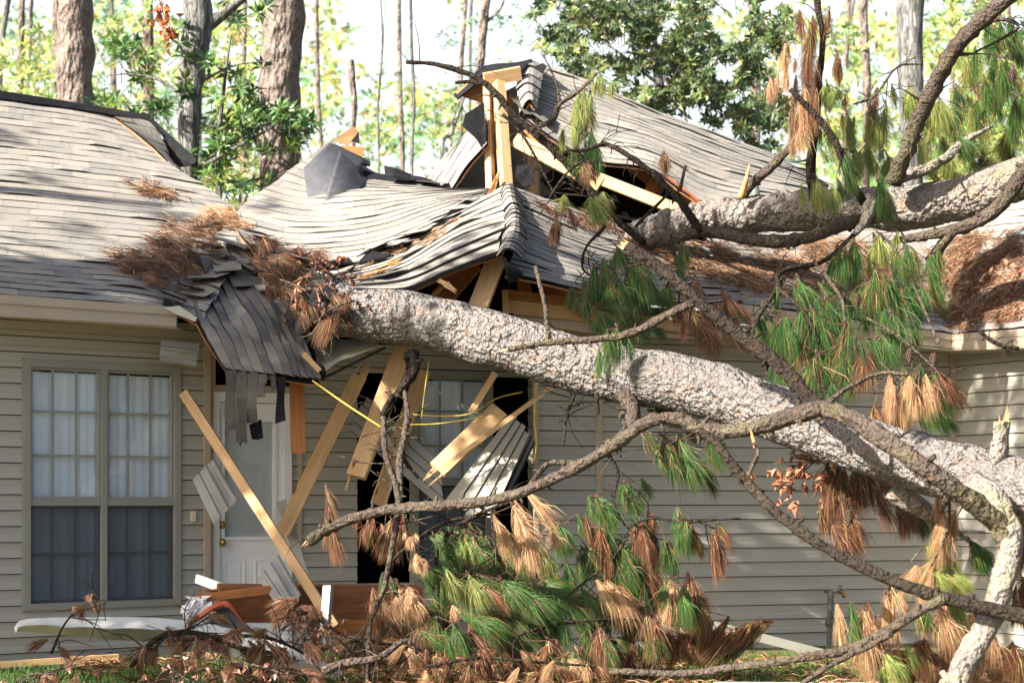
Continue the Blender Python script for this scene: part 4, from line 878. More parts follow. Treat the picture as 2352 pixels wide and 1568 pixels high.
B('U22', up, [(1960, 240, 15.3), (2010, 220, 15.3), (2060, 155, 15.3), (2120, 148, 15.3)], [4, 6, 5, 3], m_bark2, tw=7)
B('U23', up, [(2215, 85, 14.2), (2290, 45, 14.2), (2340, 60, 14.2), (2300, 90, 14.2), (2240, 120, 14.3)], [10, 9, 7, 6], m_bark2, tw=6)
B('U24', up, [(1700, 455, 15.6), (1712, 420, 15.6), (1722, 378, 15.6)], [16, 12, 4], m_splint, splint=0)
B('D1', fp, [(600, 618, 14.5), (650, 628, 14.3), (710, 640, 14.1), (780, 630, 14.1), (830, 600, 14.2)], [4, 6, 5, 3], m_bark2, tw=12, tl=.25)
B('D2', fp, [(815, 690, 13.6), (770, 705, 13.6), (740, 725, 13.65), (728, 765, 13.7), (735, 800, 13.7)], [5, 5, 3], m_bark2, tw=8, tl=.2)
B('D3', fp, [(690, 740, 13.8), (720, 700, 13.8), (760, 660, 13.8), (790, 640, 13.9)], [8, 7, 4], m_barkd, tw=14, tl=.22)
# tufts: (branch key, x, y, dx, dy, w, kind, Y)
TF = [('D1', 610, 590, 80, 30, 70, 'b', 14.5), ('D1', 640, 610, 70, 50, 70, 'b', 14.3), ('D1', 600, 565, 10, 60, 50, 'b', 14.7), ('D3', 650, 655, 60, 40, 70, 'b', 14.0), ('D3', 700, 680, 40, 50, 60, 'b', 13.8), ('D3', 745, 650, 40, 40, 50, 'b', 13.8), ('D2', 765, 722, -40, 75, 56, 'b', 13.65), ('D2', 690, 715, 20, 40, 40, 'b', 13.75), ('D3', 770, 680, 20, 40, 50, 'b', 13.7), ('F2', 1178, 1160, 60, 145, 92, 'l', 11.9), ('F2', 1213, 1232, 28, 90, 88, 'l', 11.9), ('F2', 756, 1161, 20, 160, 48, 'b', 12.6), ('F2', 844, 1193, 0, 70, 50, 'b', 12.6), ('F7b', 900, 1190, -30, 110, 60, 'b', 12.7),
 ('F7b', 942, 1231, 0, 34, 28, 'l', 12), ('F7b', 956, 1270, 10, 50, 38, 'l', 12), ('F9', 998, 1228, 60, 50, 55, 'g', 12.3), ('F9', 1111, 1228, 10, 90, 85, 'g', 12.4), ('F9', 1070, 1225, 20, 80, 60, 'y', 12.3),
 ('F9', 1076, 1319, 50, 85, 90, 'y', 12.2), ('F9', 960, 1305, 70, 22, 45, 'g', 12.2), ('F9c', 1174, 1333, 80, 90, 80, 'g', 12.2), ('F9', 1060, 1400, 130, 70, 80, 'g', 12.2), ('F9', 1041, 1430, 25, 100, 66, 'g', 12.1), ('F15', 1083, 1450, 60, 100, 70, 'b', 12.2),
 ('F9', 1130, 1400, 90, 90, 80, 'd', 12.5), ('F9', 1000, 1330, 40, 90, 60, 'g', 12.4), ('F9', 1130, 1300, 40, 110, 90, 'g', 12.5), ('F9c', 1200, 1290, 30, 90, 60, 'g', 12.6),
 ('F8b', 1287, 1207, 30, 80, 66, 'g', 12.3), ('F8b', 1375, 1140, 40, 85, 76, 'g', 12.3), ('F8b', 1438, 1112, 25, 75, 52, 'g', 12.3), ('F8b', 1378, 1212, 6, 110, 56, 'b', 12.2), ('F8b', 1396, 1215, 60, 130, 86, 'g', 12.3),
 ('F8b', 1473, 1196, 5, 105, 58, 'b', 12.2), ('F8b', 1508, 1235, 0, 105, 46, 'b', 12.3), ('F17', 1269, 1347, 75, 90, 76, 'g', 12.4), ('F17', 1336, 1350, 55, 86, 66, 'g', 12.3), ('F17', 1392, 1330, 60, 110, 84, 'l', 12.2), ('F17', 1410, 1335, 70, 110, 70, 'b', 12.3),
 ('F17', 1300, 1290, 30, 90, 60, 'g', 12.5), ('F8b', 1480, 1333, 10, 95, 66, 'd', 12.3), ('F8b', 1440, 1290, 40, 110, 80, 'g', 12.5), ('F15', 1259, 1470, 0, 90, 72, 'b', 12.2), ('F15', 1310, 1500, 30, 80, 60, 'm', 12.1), ('F15', 1375, 1440, 10, 120, 95, 'b', 12.2), ('F15', 1395, 1470, 30, 70, 50, 'm', 12.1),
 ('F15', 1498, 1436, 15, 90, 76, 'm', 12.2), ('F9', 935, 1350, 30, 80, 76, 'l', 12.2), ('F9', 988, 1415, 0, 75, 70, 'l', 12.3), ('F16', 900, 1440, -20, 100, 80, 'b', 12.4), ('F16', 950, 1440, 10, 100, 80, 'b', 12.4), ('F16', 1000, 1480, 20, 90, 80, 'b', 12.3), ('F15', 1110, 1500, 20, 80, 80, 'b', 12.4),
 ('F15', 1190, 1500, 30, 70, 80, 'b', 12.5), ('F15', 1440, 1500, 20, 70, 80, 'b', 12.4), ('F9', 1040, 1290, 60, 80, 80, 'g', 12.45), ('F9', 1160, 1420, 60, 90, 90, 'g', 12.4), ('F9c', 1230, 1400, 60, 80, 80, 'g', 12.5), ('F9', 960, 1380, 50, 80, 80, 'm', 12.4), ('F17', 1340, 1260, 50, 90, 80, 'g', 12.4), ('F17', 1240, 1250, 30, 90, 60, 'y', 12.4), ('F8b', 1440, 1380, 30, 90, 80, 'g', 12.4), ('F8b', 1350, 1430, 20, 90, 80, 'g', 12.3), ('F9', 1000, 1250, 90, 60, 80, 'g', 12.35), ('F9c', 1150, 1330, 90, 70, 80, 'g', 12.15), ('F9', 1090, 1250, 70, 80, 70, 'g', 12.3), ('F9', 1010, 1450, 90, 70, 80, 'g', 12.2), ('F9c', 1200, 1360, 110, 60, 80, 'g', 12.2),
 ('F17', 1300, 1380, 80, 60, 80, 'g', 12.3), ('F17', 1400, 1260, 70, 100, 80, 'g', 12.3), ('F17', 1250, 1330, 90, 60, 70, 'g', 12.3), ('F8b', 1430, 1260, 40, 120, 70, 'g', 12.2), ('F8b', 1500, 1300, 30, 110, 60, 'b', 12.3), ('F10', 1480, 1390, 30, 120, 90, 'b', 12.2), ('F9', 900, 1330, 40, 100, 60, 'b', 12.5), ('F16', 880, 1380, 30, 110, 70, 'b', 12.5), ('F16', 1040, 1400, -10, 110, 60, 'b', 12.5), ('F15', 1560, 1440, 20, 90, 90, 'b', 12.4),
 ('F10', 1560, 1010, 62, 135, 100, 'g', 12.6), ('F10', 1520, 1000, 40, 90, 80, 'm', 12.7), ('F10b', 1560, 1193, 15, 100, 62, 'g', 12.0), ('F10b', 1585, 1195, 15, 80, 40, 'b', 12.0), ('F10b', 1643, 1212, 22, 140, 50, 'b', 12.0), ('F10', 1530, 1240, 5, 90, 50, 'g', 12.2),
 ('F10', 1567, 1345, 14, 105, 68, 'g', 12.0), ('F10', 1540, 1330, -20, 110, 70, 'l', 12.1), ('F10', 1595, 1330, 30, 120, 50, 'b', 12.1), ('F15', 1750, 1425, -110, 70, 70, 'b', 12.4), ('F15', 1680, 1450, -80, 90, 80, 'b', 12.4), ('F15', 1610, 1400, -30, 120, 90, 'b', 12.4),
 ('F12', 1929, 1065, -20, 100, 120, 'b', 11.9), ('F12', 1982, 1070, 30, 110, 115, 'b', 11.9), ('F12', 1933, 1150, 45, 150, 115, 'b', 11.8), ('F12', 1900, 1120, 10, 120, 60, 'b', 11.9), ('F12', 2070, 1130, 20, 110, 60, 'b', 11.9), ('F12', 2100, 1150, 30, 90, 50, 'm', 12.0),
 ('F14', 2168, 1175, -10, 150, 84, 'l', 10.9), ('F14', 2144, 1290, -25, 110, 66, 'l', 10.9), ('F14', 2151, 1306, 76, 56, 54, 'y', 10.9), ('F12', 2228, 1240, 45, 80, 60, 'g', 11.0), ('F14', 2160, 1265, 40, 90, 56, 'y', 10.95), ('F14', 2158, 1395, 20, 105, 105, 'l', 11.0), ('F14', 2190, 1360, 30, 90, 50, 'y', 11.1),
 ('F5', 2281, 1450, -5, 95, 85, 'l', 11.2), ('F5', 2330, 1480, 10, 90, 90, 'b', 11.2), ('F4', 1985, 1400, 0, 170, 100, 'l', 11.0), ('F4', 2010, 1420, 10, 140, 100, 'b', 11.1), ('F4', 2035, 1365, 15, 110, 52, 'l', 11.0), ('F4', 2035, 1500, 45, 75, 66, 'y', 10.9), 
 ('F5', 2123, 1468, 10, 110, 86, 'b', 11.2), ('F5', 2344, 1190, 0, 150, 60, 'b', 11.3), ('F5', 2350, 1330, 0, 150, 70, 'b', 11.4), ('F5', 2200, 1480, 20, 110, 80, 'b', 11.3), ('F5', 2330, 1120, 10, 110, 60, 'b', 11.4), ('F5', 2240, 1400, 10, 130, 70, 'b', 11.4),
 ('F13', 2045, 860, 5, 110, 50, 'l', 10.7), ('F13', 2087, 862, 0, 95, 54, 'l', 10.7), ('F13', 2119, 862, 8, 105, 66, 'l', 10.7)]
TU = [('U7', 1876, 410, 10, 95, 55, 'y', 14.6), ('U7', 2017, 418, 20, 100, 66, 'g', 14.5), ('U21', 1560, 568, 5, 75, 40, 'g', 14.5), ('U18', 1834, 638, 35, 95, 66, 'g', 13.9), ('U17', 1929, 570, 0, 105, 56, 'g', 14.0), ('U17', 1965, 560, 10, 95, 56, 'g', 14.0), ('U17', 2017, 536, 5, 90, 60, 'y', 14.1),
 ('U17', 2080, 560, 25, 105, 66, 'g', 13.9), ('U17', 2137, 585, 10, 86, 56, 'g', 13.9), ('U17', 2116, 660, 24, 65, 42, 'g', 13.8), ('U17', 2010, 618, 0, 120, 100, 'm', 13.8), ('U17', 2050, 638, 10, 140, 96, 'g', 13.8), ('U18', 1800, 725, 10, 115, 76, 'g', 13.7), ('U19', 1866, 710, 10, 120, 86, 'g', 13.7),
 ('U19', 1880, 812, 0, 100, 90, 'm', 13.6), ('U19', 1940, 745, -10, 130, 76, 'm', 13.6), ('U19', 1982, 800, 0, 125, 80, 'b', 13.5), ('U20', 2024, 770, 44, 85, 66, 'g', 13.4), ('U20', 2110, 850, 50, 110, 76, 'm', 13.3), ('U20', 2140, 855, 72, 115, 60, 'g', 13.3), ('U20', 2150, 850, 50, 80, 40, 'b', 13.2), ('U20', 2060, 900, 20, 110, 80, 'b', 13.4), ('U20', 2110, 930, 60, 60, 70, 'g', 13.5),
 ('U21', 1659, 665, 35, 105, 76, 'b', 14.0), ('U21', 1613, 725, 45, 115, 86, 'b', 14.0), ('U21', 1590, 700, 10, 90, 60, 'b', 14.0), ('U18b', 1750, 725, 10, 66, 56, 'g', 13.8), ('U21', 1600, 640, 10, 80, 50, 'b', 14.2), ('U19', 1800, 830, -10, 80, 60, 'g', 13.6), ('U19', 1850, 840, 10, 90, 70, 'g', 13.6), ('U19', 1910, 880, 5, 90, 60, 'g', 13.6),
 ('U15', 1366, 614, 10, 80, 60, 'g', 14.0), ('U15', 1418, 568, 20, 60, 60, 'g', 14.1), ('U15', 1468, 590, 35, 130, 72, 'g', 13.9), ('U15', 1411, 638, 10, 100, 88, 'g', 13.9), ('U15', 1345, 675, -10, 65, 64, 'g', 13.9), ('U15', 1369, 712, 45, 60, 74, 'g', 13.8), ('U15', 1418, 752, -3, 112, 60, 'g', 12.4), ('U15', 1471, 738, 15, 56, 66, 'g', 13.9), ('U21', 1500, 930, 100, 45, 66, 'g', 12.9), ('U21', 1530, 640, 10, 90, 50, 'g', 14.2), ('U15', 1440, 680, 20, 90, 60, 'm', 14.0),
 ('U13', 1278, 490, 8, 95, 38, 'b', 14.8), ('U12', 1355, 450, 15, 78, 90, 'y', 15.0), ('U11', 1378, 170, 0, 60, 42, 'y', 15.4), ('U11', 1343, 204, -3, 115, 62, 'y', 15.4), ('U11', 1322, 270, 0, 100, 50, 'y', 15.4), ('U11', 1358, 300, 0, 105, 64, 'g', 15.4), ('U12', 1348, 370, 0, 60, 50, 'b', 15.3),
 ('U12', 1530, 355, 0, 58, 28, 'b', 15.2), ('U2', 1862, 55, -10, 160, 64, 'b', 15.0), ('U2', 1860, 130, -10, 170, 84, 'b', 15.0), ('U2', 1838, 235, 0, 145, 82, 'l', 14.9), ('U2', 1868, 200, -10, 150, 66, 'b', 14.9), ('U2', 1803, 100, -5, 75, 28, 'l', 15), ('U2', 1771, 178, -5, 66, 34, 'l', 15), ('U2', 1806, 150, -5, 70, 28, 'l', 15), ('U2', 1922, 120, 5, 78, 26, 'b', 15.1),
 ('U4', 1912, 198, -5, 58, 50, 'y', 15), ('U4', 1895, 205, 20, 56, 40, 'g', 15), ('U4', 1870, 272, -5, 56, 36, 'g', 15), ('U4', 1936, 366, 25, 90, 50, 'g', 14.8), ('U4', 1905, 310, 15, 70, 40, 'y', 15), ('U22', 1947, 262, 0, 96, 56, 'y', 15.4), ('U22', 2035, 240, -5, 116, 84, 'y', 15.5), ('U22', 2000, 260, 0, 90, 50, 'y', 15.6),
 ('U23', 2158, 225, 30, 100, 94, 'y', 15.5), ('U23', 2246, 240, 20, 118, 94, 'y', 15.4), ('U23', 2298, 135, 15, 120, 94, 'g', 15.0), ('U23', 2334, 225, 0, 130, 80, 'g', 15.2), ('U8', 2204, 312, 40, 70, 66, 'g', 15.1), ('U23', 2200, 200, 20, 110, 80, 'y', 15.7), ('U23', 2310, 300, 0, 90, 80, 'y', 15.6), ('U8', 2120, 280, 10, 100, 80, 'y', 15.8), ('U8', 2180, 340, 0, 80, 90, 'y', 15.8), ('U23', 2280, 60, 20, 90, 80, 'g', 15.2), ('U8', 2250, 360, 30, 50, 90, 'y', 15.9), ('U22', 2090, 200, 10, 90, 60, 'y', 15.7), ('U22', 1990, 330, 10, 90, 70, 'y', 15.7), ('U4', 1960, 350, 20, 80, 60, 'y', 15.4), ('U22', 2040, 360, 0, 60, 60, 'y', 15.8), ('U8', 2140, 220, 30, 110, 90, 'y', 15.9), ('U8', 2220, 130, 30, 110, 80, 'y', 15.9), ('U8', 2180, 400, 40, 40, 80, 'y', 15.9), ('U8', 2290, 380, 20, 50, 80, 'g', 15.7), ('U23', 2260, 180, 20, 110, 80, 'g', 15.3), ('U23', 2320, 60, 20, 100, 70, 'g', 15.3), ('U22', 1900, 270, 0, 80, 40, 'y', 15.5),
 ('U17', 1990, 650, 20, 110, 90, 'g', 13.9), ('U17', 2080, 640, 30, 110, 80, 'g', 13.85), ('U19', 1900, 690, 20, 120, 90, 'g', 13.8), ('U19', 1930, 790, 10, 120, 90, 'g', 13.6), ('U20', 2050, 720, 30, 110, 80, 'g', 13.6), ('U19', 1840, 760, 0, 110, 80, 'g', 13.8), ('U15', 1390, 640, 20, 100, 80, 'g', 14.1), ('U15', 1440, 620, 30, 100, 70, 'g', 14.1)]
def tufts(lst):
    for (k, x, y, dx, dy, w, kind, Y) in lst:
        mb = MB(); tuft(mb, x, y, dx, dy, w, kind, Y)
        for e in range(2 if w > 45 else 1):   # side brushes make the outline uneven
            bx_, by_ = x + R.uniform(-.3, .3) * w, y + R.uniform(-.05, .25) * dy; tuft(mb, bx_, by_, dx * R.uniform(.4, .9) + R.uniform(-.3, .3) * w, dy * R.uniform(.6, .95), w * .6, kind, Y + R.uniform(-.08, .08), n=int(30 + w)); tube(mb, [P(x, y, Y), P(bx_, by_, Y)], [.004, .003], 4, .1, .1, col=(.12, .07, .05))
        for e in range(3 if w > 50 else 2):
            ex_, ey_ = R.uniform(-.75, .75) * w, R.uniform(-.35, .45) * dy; tuft(mb, x + ex_, y + ey_, dx * R.uniform(.6, 1.1) + R.uniform(-.35, .35) * w, dy * R.uniform(.55, .9), w * R.uniform(.5, .8), kind if R.random() < .85 else R.choice('gbd'), Y + R.uniform(-.05, .3), n=int(40 + w))
            tube(mb, [P(x + ex_, y + ey_, Y + .05), P(x, y, Y), P(x - 6, y - 10, Y)], [.003, .004, .004], 4, .1, .1, col=(.12, .07, .05))
        p = lc[k]; V = [P(x, y, Y), P(x + dx * .3, y + dy * .3, Y)]
        vc = MB()
        tube(mb, V, [.006, .003], 5, .05, .2, col=(.16, .10, .07))
        mb.build('needle_cluster', m_needle, p)
tufts(TF); tufts(TU)
for (k, x, y, Y) in (('U23', 2326, 175, 14.0), ('U19', 1968, 690, 13.5), ('U20', 2145, 828, 13.1), ('F12', 1950, 1190, 11.6), ('U19', 2090, 818, 13.2)): mkcone(lc[k], x, y, Y)

# ------------------------------------------------------------------ loose lumber, panels, wires
def plank(label, a, b_, w, th, mat=m_wood, roll=0., sp=(0, 0), cat='plank', name='wooden_plank', group=None):
    mb = MB(); p0, p1 = P(*a), P(*b_); board(mb, p0, p1, PX(w, (p0.y + p1.y) / 2), th, roll, splint=sp); o = mb.build(name, mat); return tag(o, label, cat, group)
plank('long light stud leaning diagonally across the white door', (422, 902, 14.4), (770, 1440, 13.3), 23, .04, m_wood, .25)
plank('flat knotty board leaning from under the log to the right edge of the door', (826, 862, 14.6), (644, 1230, 14.75), 34, .035, m_wood, .1, (8, 0))
plank('thick pale beam standing slanted under the log, split at the top', (928, 800, 14.6), (818, 1095, 14.2), 44, .06, m_wood, .35, (4, 2))
plank('slanted pale beam just right of the thick split one, behind the hanging dark limb', (972, 850, 14.9), (868, 1160, 14.8), 34, .05, m_wood, -.3)
plank('short sunlit broken beam with a sawn end in front of the middle window', (1148, 942, 14.3), (1005, 1080, 14.1), 46, .06, m_wood, .4, (0, 7))
plank('thin wooden strip running from under the log down across the middle window', (1274, 884, 14.1), (1010, 1078, 14.0), 11, .02, m_wood, 0)
plank('narrow wooden strip hanging at the top right of the middle window', (1138, 856, 14.2), (1082, 946, 14.2), 15, .02, m_wood, .2)
plank('heavy reddish-brown beam lying level below the door and broken at its left end', (500, 1384, 13.5), (965, 1386, 14.0), 84, .16, m_woodb, .12, (12, 0), 'beam', 'wooden_beam')
plank('short brown beam under the heavy level beam', (740, 1440, 13.55), (930, 1442, 13.8), 34, .10, m_woodo, .1, cat='beam', name='wooden_beam')
plank('sawn post stub lying at the foot of the door under the ribbed soffit piece', (470, 1372, 13.3), (640, 1350, 13.4), 18, .03, m_woodo, .2, (5, 0))
plank('short grey metal trim leaning on the left foot of the door', (452, 1328, 14.0), (570, 1372, 13.6), 20, .03, m_alu, .3, cat='trim piece', name='metal_trim')
plank('upright whitish trim board standing in the debris right of the leaning stud', (754, 1345, 12.9), (744, 1480, 12.8), 20, .05, m_alu, .5, cat='trim piece', name='metal_trim')
plank('dark grey trim strip standing right of the door behind the crossed boards', (645, 1150, 14.9), (702, 1330, 14.8), 22, .02, m_frame, .2, cat='trim piece', name='metal_trim')
plank('thin wooden edging board along the lawn below the left wall', (-40, 1528, 13.6), (272, 1508, 14.1), 14, .04, m_wood, .1, cat='edging board')
plank('wooden edging board in the grass below the garden tap', (1730, 1522, 14.6), (2120, 1508, 15.0), 26, .04, m_woodo, .1, cat='edging board')
plank('grey metal strip slanting down to the grass left of the garden tap', (1640, 1436, 14.9), (1890, 1500, 15.0), 20, .02, m_frame, .2, cat='trim piece', name='metal_trim')
plank('small wooden offcut on the grass at the very bottom right of centre', (1640, 1570, 12.2), (2140, 1572, 12.4), 9, .04, m_cloth, .1, cat='board', name='painted_board')
def ribbed(label, q, Y, nr=3, mat=m_alu, group=None, name='soffit_panel', cat='soffit panel'):
    c = [P(x, y, Y + d) for (x, y, d) in q]; mb = MB(); n_ = nr * 6
    nv = (c[1] - c[0]).cross(c[3] - c[0]).normalized()
    if nv.y > 0: nv = -nv
    def pt(s, t): return (c[0] * (1 - s) + c[1] * s) * (1 - t) + (c[3] * (1 - s) + c[2] * s) * t
    pr = []
    for i in range(n_ + 1):
        h = [0, 0, 0, 0, .014, .014][i % 6] ; pr.append(h)
    m_ = 6
    for lay in (0, 1):
        b = len(mb.v)
        for j in range(m_ + 1):
            for i in range(n_ + 1):
                wv = .02 * math.sin(j / m_ * 3.1) * math.sin(i / n_ * 4)
                mb.v.append(tuple(pt(i / n_, j / m_) + nv * (pr[i] + wv - .003 * lay)))
        for j in range(m_):
            for i in range(n_):
                q_ = (b + j * (n_ + 1) + i, b + j * (n_ + 1) + i + 1, b + (j + 1) * (n_ + 1) + i + 1, b + (j + 1) * (n_ + 1) + i); mb.face(q_)
    return tag(mb.build(name, mat), label, cat, group)
ribbed('ribbed grey soffit piece hanging against the door left of the leaning stud', [(442, 1101, 0), (492, 1052, .05), (548, 1146, 0), (490, 1203, -.05)], 14.3)
ribbed('ribbed grey soffit piece lying on the heavy beam beside the foot of the leaning stud', [(592, 1326, 0), (640, 1272, .05), (692, 1365, 0), (650, 1410, -.05)], 13.4)
ribbed('dark ribbed soffit piece dangling from the eave above the right side of the left window', [(370, 780, 0), (366, 828, 0), (450, 842, .1), (458, 790, .1)], 14.35, 2)
# displaced lap siding pieces in the middle opening
def laps(label, q, n_, name='siding_panel'):
    c = [P(*x) for x in q]; mb = MB(); nv = (c[1] - c[0]).cross(c[3] - c[0]).normalized()
    if nv.y > 0: nv = -nv
    for k in range(n_):
        t0, t1 = k / n_, (k + 1) / n_; e0 = R.uniform(0, .05); e1 = 1 - R.uniform(0, .05)
        def pt(s, t): return (c[0] * (1 - s) + c[1] * s) * (1 - t) + (c[3] * (1 - s) + c[2] * s) * t
        a, b_, cc, d = pt(e0, t0), pt(e1, t0), pt(e1, t1), pt(e0, t1)
        mb.poly([a + nv * .022, b_ + nv * .022, (b_ * .5 + cc * .5) + nv * .014, (a * .5 + d * .5) + nv * .014]); mb.poly([(a * .5 + d * .5) + nv * .014, (b_ * .5 + cc * .5) + nv * .014, cc + nv * .003, d + nv * .003])
        mb.poly([a - nv * .004, b_ - nv * .004, b_ + nv * .022, a + nv * .022], mi=1)
    return tag(mb.build(name, [m_side, m_edge]), label, 'siding panel')
laps('sunlit torn siding piece slanting down left in front of the middle window', [(1128, 1196, 14.5), (1220, 990, 14.9), (1180, 945, 15.0), (1005, 1172, 14.6)], 4)
laps('grey torn siding piece slanting down right beside the thick beam', [(1035, 1185, 14.7), (800, 985, 15.0), (835, 905, 15.2), (1010, 1060, 14.9)], 4)
laps('narrow loose siding strip at the right edge of the wall opening', [(1160, 1160, 14.75), (1232, 1010, 15.1), (1218, 985, 15.15), (1135, 1160, 14.8)], 2)
# crumpled aluminium strip on the lawn
mb = MB()
for (u0, u1, mi) in ((0, .5, 0), (.5, 1, 0)):
    pass
A = pl((32, 1440, 13.2), (60, 1422, 13.2), (200, 1416, 13.1), (420, 1424, 13.0), (560, 1450, 12.9), (640, 1478, 12.8), (790, 1530, 12.6))
Bq = pl((36, 1452, 13.15), (60, 1436, 13.05), (200, 1440, 12.95), (400, 1450, 12.85), (560, 1480, 12.75), (640, 1500, 12.65), (780, 1545, 12.45))
Cq = pl((34, 1456, 13.3), (60, 1450, 13.3), (200, 1462, 13.25), (400, 1480, 13.15), (560, 1512, 12.85), (640, 1525, 12.75), (770, 1560, 12.55))
b0 = len(mb.v); n_ = 60
for i in range(n_ + 1):
    for q in (A, Bq, Cq):
        p = crs(q, i / n_); p = p + Vector((0, .02, .012)) * noise.noise(p * 5); mb.v.append(tuple(p))
for i in range(n_):
    for k in (0, 1): mb.face((b0 + i * 3 + k, b0 + i * 3 + k + 1, b0 + i * 3 + 4 + k, b0 + i * 3 + 3 + k))
tag(mb.build('gutter_trim', m_strip, None), 'long crumpled pale metal fascia strip lying on the lawn below the left window', 'metal strip')
def wire(label, pts, w=2.6):
    mb = MB(); V = pl(*pts); tube(mb, V, [PX(w / 2, V[0].y)] * len(V), 6, .05, .0); tag(mb.build('cable', m_wire, None, True), label, 'cable')
wire('yellow cable stretched from the folded roof corner to the hanging limb', [(718, 874, 13.7), (790, 925, 13.6), (862, 972, 13.5), (878, 982, 13.5)], 4)
wire('slack yellow cable across the middle window', [(935, 950, 14.3), (1000, 955, 14.3), (1080, 950, 14.3), (1140, 915, 14.3), (1200, 900, 14.3)])
wire('lower yellow cable sagging across the middle window', [(925, 975, 14.2), (1000, 973, 14.2), (1080, 962, 14.2), (1110, 955, 14.2)], 2.4)
wire('yellow cable dangling down the siding right of the wall opening', [(1232, 880, 14.3), (1228, 960, 14.3), (1232, 1020, 14.3), (1226, 1062, 14.3)], 4)
wire('pale cable hanging down the pale split beam', [(985, 830, 14.0), (975, 900, 14.0), (968, 960, 14.0)], 2)
# tap
tap = thing('garden_tap', WR.pt(WR.u(1905), .0, .1), 'outdoor tap on a dark upright pipe against the right-hand siding', 'tap')
mb = MB(); q = [(1905, 1520), (1906, 1430), (1908, 1358)]; Yt = 15.8
V = [P(x, y, Yt) for x, y in q]; tube(mb, V, [.028] * 3, 10, rough=.02); tube(mb, [P(1896, 1357, 16.1), P(1915, 1357, Yt), P(1930, 1356, Yt)], [.018] * 3, 8, rough=0); ball(mb, P(1904, 1430, Yt), .04, 10); tube(mb, [P(1898, 1432, 16.1), P(1905, 1432, Yt)], [.012, .012], 6, rough=0)
mb.build('pipe', m_pipe, tap, True)
mb = MB(); tube(mb, [P(1926, 1358, Yt), P(1936, 1360, Yt), P(1939, 1372, Yt)], [.022, .02, .018], 8, rough=0); mb.build('spout', m_brass, tap, True)
mb = MB(); tube(mb, [P(1930, 1356, Yt), P(1930, 1346, Yt)], [.008, .008], 6, rough=0); tube(mb, [P(1925, 1345, Yt), P(1936, 1345, Yt)], [.008, .008], 6, rough=0); mb.build('handle', m_pipe, tap, True)
# scraps by the door
mb = MB()
for i in range(40):
    c = P(455 + R.uniform(-24, 20), 1398 + R.uniform(-20, 14), 13.2 + R.uniform(-.06, .06)); mb.poly([c + Vector((R.uniform(-.07, .07), R.uniform(-.03, .03), R.uniform(-.06, .06))) for _ in range(4)])
tag(mb.build('plastic_bag', m_cloth), 'crumpled white plastic bag in the debris below the door', 'bag')
mb = MB(); slab(mb, pl((470, 1440, 13.1), (515, 1385, 13.2), (600, 1462, 13.0), (560, 1475, 12.95)), Vector((0, -.5, .8)), .02); o = mb.build('scrap_sheet', m_black); tag(o, 'black scrap sheet lying in front of the broken beam end', 'scrap')
mb = MB(); strip(mb, pl((440, 1420, 13.1), (515, 1378, 13.15), (560, 1428, 13.0)), pl((446, 1426, 13.06), (515, 1388, 13.1), (566, 1436, 12.96)), .02); tag(mb.build('scrap_edging', m_red), 'bent red-brown edging on the black scrap sheet', 'scrap')

# ------------------------------------------------------------------ litter on the roof
def inpoly(x, y, q):
    c = False; j = len(q) - 1
    for i in range(len(q)):
        if (q[i][1] > y) != (q[j][1] > y) and x < (q[j][0] - q[i][0]) * (y - q[i][1]) / (q[j][1] - q[i][1]) + q[i][0]: c = not c
        j = i
    return c
def litter(label, q, n_, kinds, hgt=.05, lng=.2, name='needle_pile', cl=True):
    mb = MB(); x0 = min(p[0] for p in q); x1 = max(p[0] for p in q); y0 = min(p[1] for p in q); y1 = max(p[1] for p in q); cnt = 0; tries = 0
    tgt = n_
    while cnt < tgt and tries < n_ * 6:
        tries += 1; x = R.uniform(x0, x1); y = R.uniform(y0, y1)
        if not inpoly(x, y, q): continue
        dens = noise.noise(Vector((x * .02, y * .03, 3))) * .5 + .5 + .2 * noise.noise(Vector((x * .08, y * .1, 1)))
        if R.random() > max(0, dens - .33) * 1.9: continue
        h = hit(x, y)
        if h is None: continue
        p, nn = h; a0 = noise.noise(Vector((x * .02, y * .03, 8))) * 5 + R.gauss(0, .9)
        t1 = nn.cross(Vector((0, 1, .3))).normalized(); t2 = nn.cross(t1)
        for k in range(3):
            a = a0 + R.gauss(0, .18); d = t1 * math.cos(a) + t2 * math.sin(a); l = lng * R.uniform(.25, 1.25); b = p + nn * R.uniform(.005, hgt) * dens * 1.6
            c = PALS[R.choice(kinds)]; c = c[R.randrange(len(c))]; kk = R.uniform(.35, 1.35)
            e = b + d * l + nn * R.uniform(-.01, .03); needle(mb, b, (b + e) * .5 + nn * R.uniform(0, .02), e, .0045, tuple(v * kk for v in c))
        cnt += 1
    return tag(mb.build(name, m_needle), label, 'needle pile', kind=None)
litter('small tuft of dry needles high on the left roof', [(292, 420), (330, 418), (400, 440), (432, 455), (400, 462), (340, 455)], 130, 'bl', .04)
litter('large heap of brown needles on the left roof beside the fold', [(258, 595), (330, 568), (400, 520), (470, 515), (520, 540), (500, 580), (430, 590), (450, 620), (370, 680), (300, 640)], 1100, 'bkk', .10)
litter('straw-coloured needles spread where the left roof meets the middle slope', [(455, 505), (510, 490), (560, 505), (580, 528), (520, 530), (460, 520)], 420, 'l', .05)
litter('brown needles gathered in the dip right of the roof fold', [(575, 560), (620, 570), (700, 590), (760, 600), (740, 640), (680, 690), (620, 660), (590, 610)], 650, 'b', .10)
litter('sparse dry needles along the ridge right of the gable cap', [(1235, 470), (1330, 500), (1480, 545), (1560, 600), (1480, 580), (1340, 530), (1250, 500)], 450, 'bb', .05)
litter('dry needles caught along the broken edge left of the gable', [(900, 560), (1000, 530), (1080, 500), (1000, 560), (900, 590), (820, 625)], 260, 'l', .04)
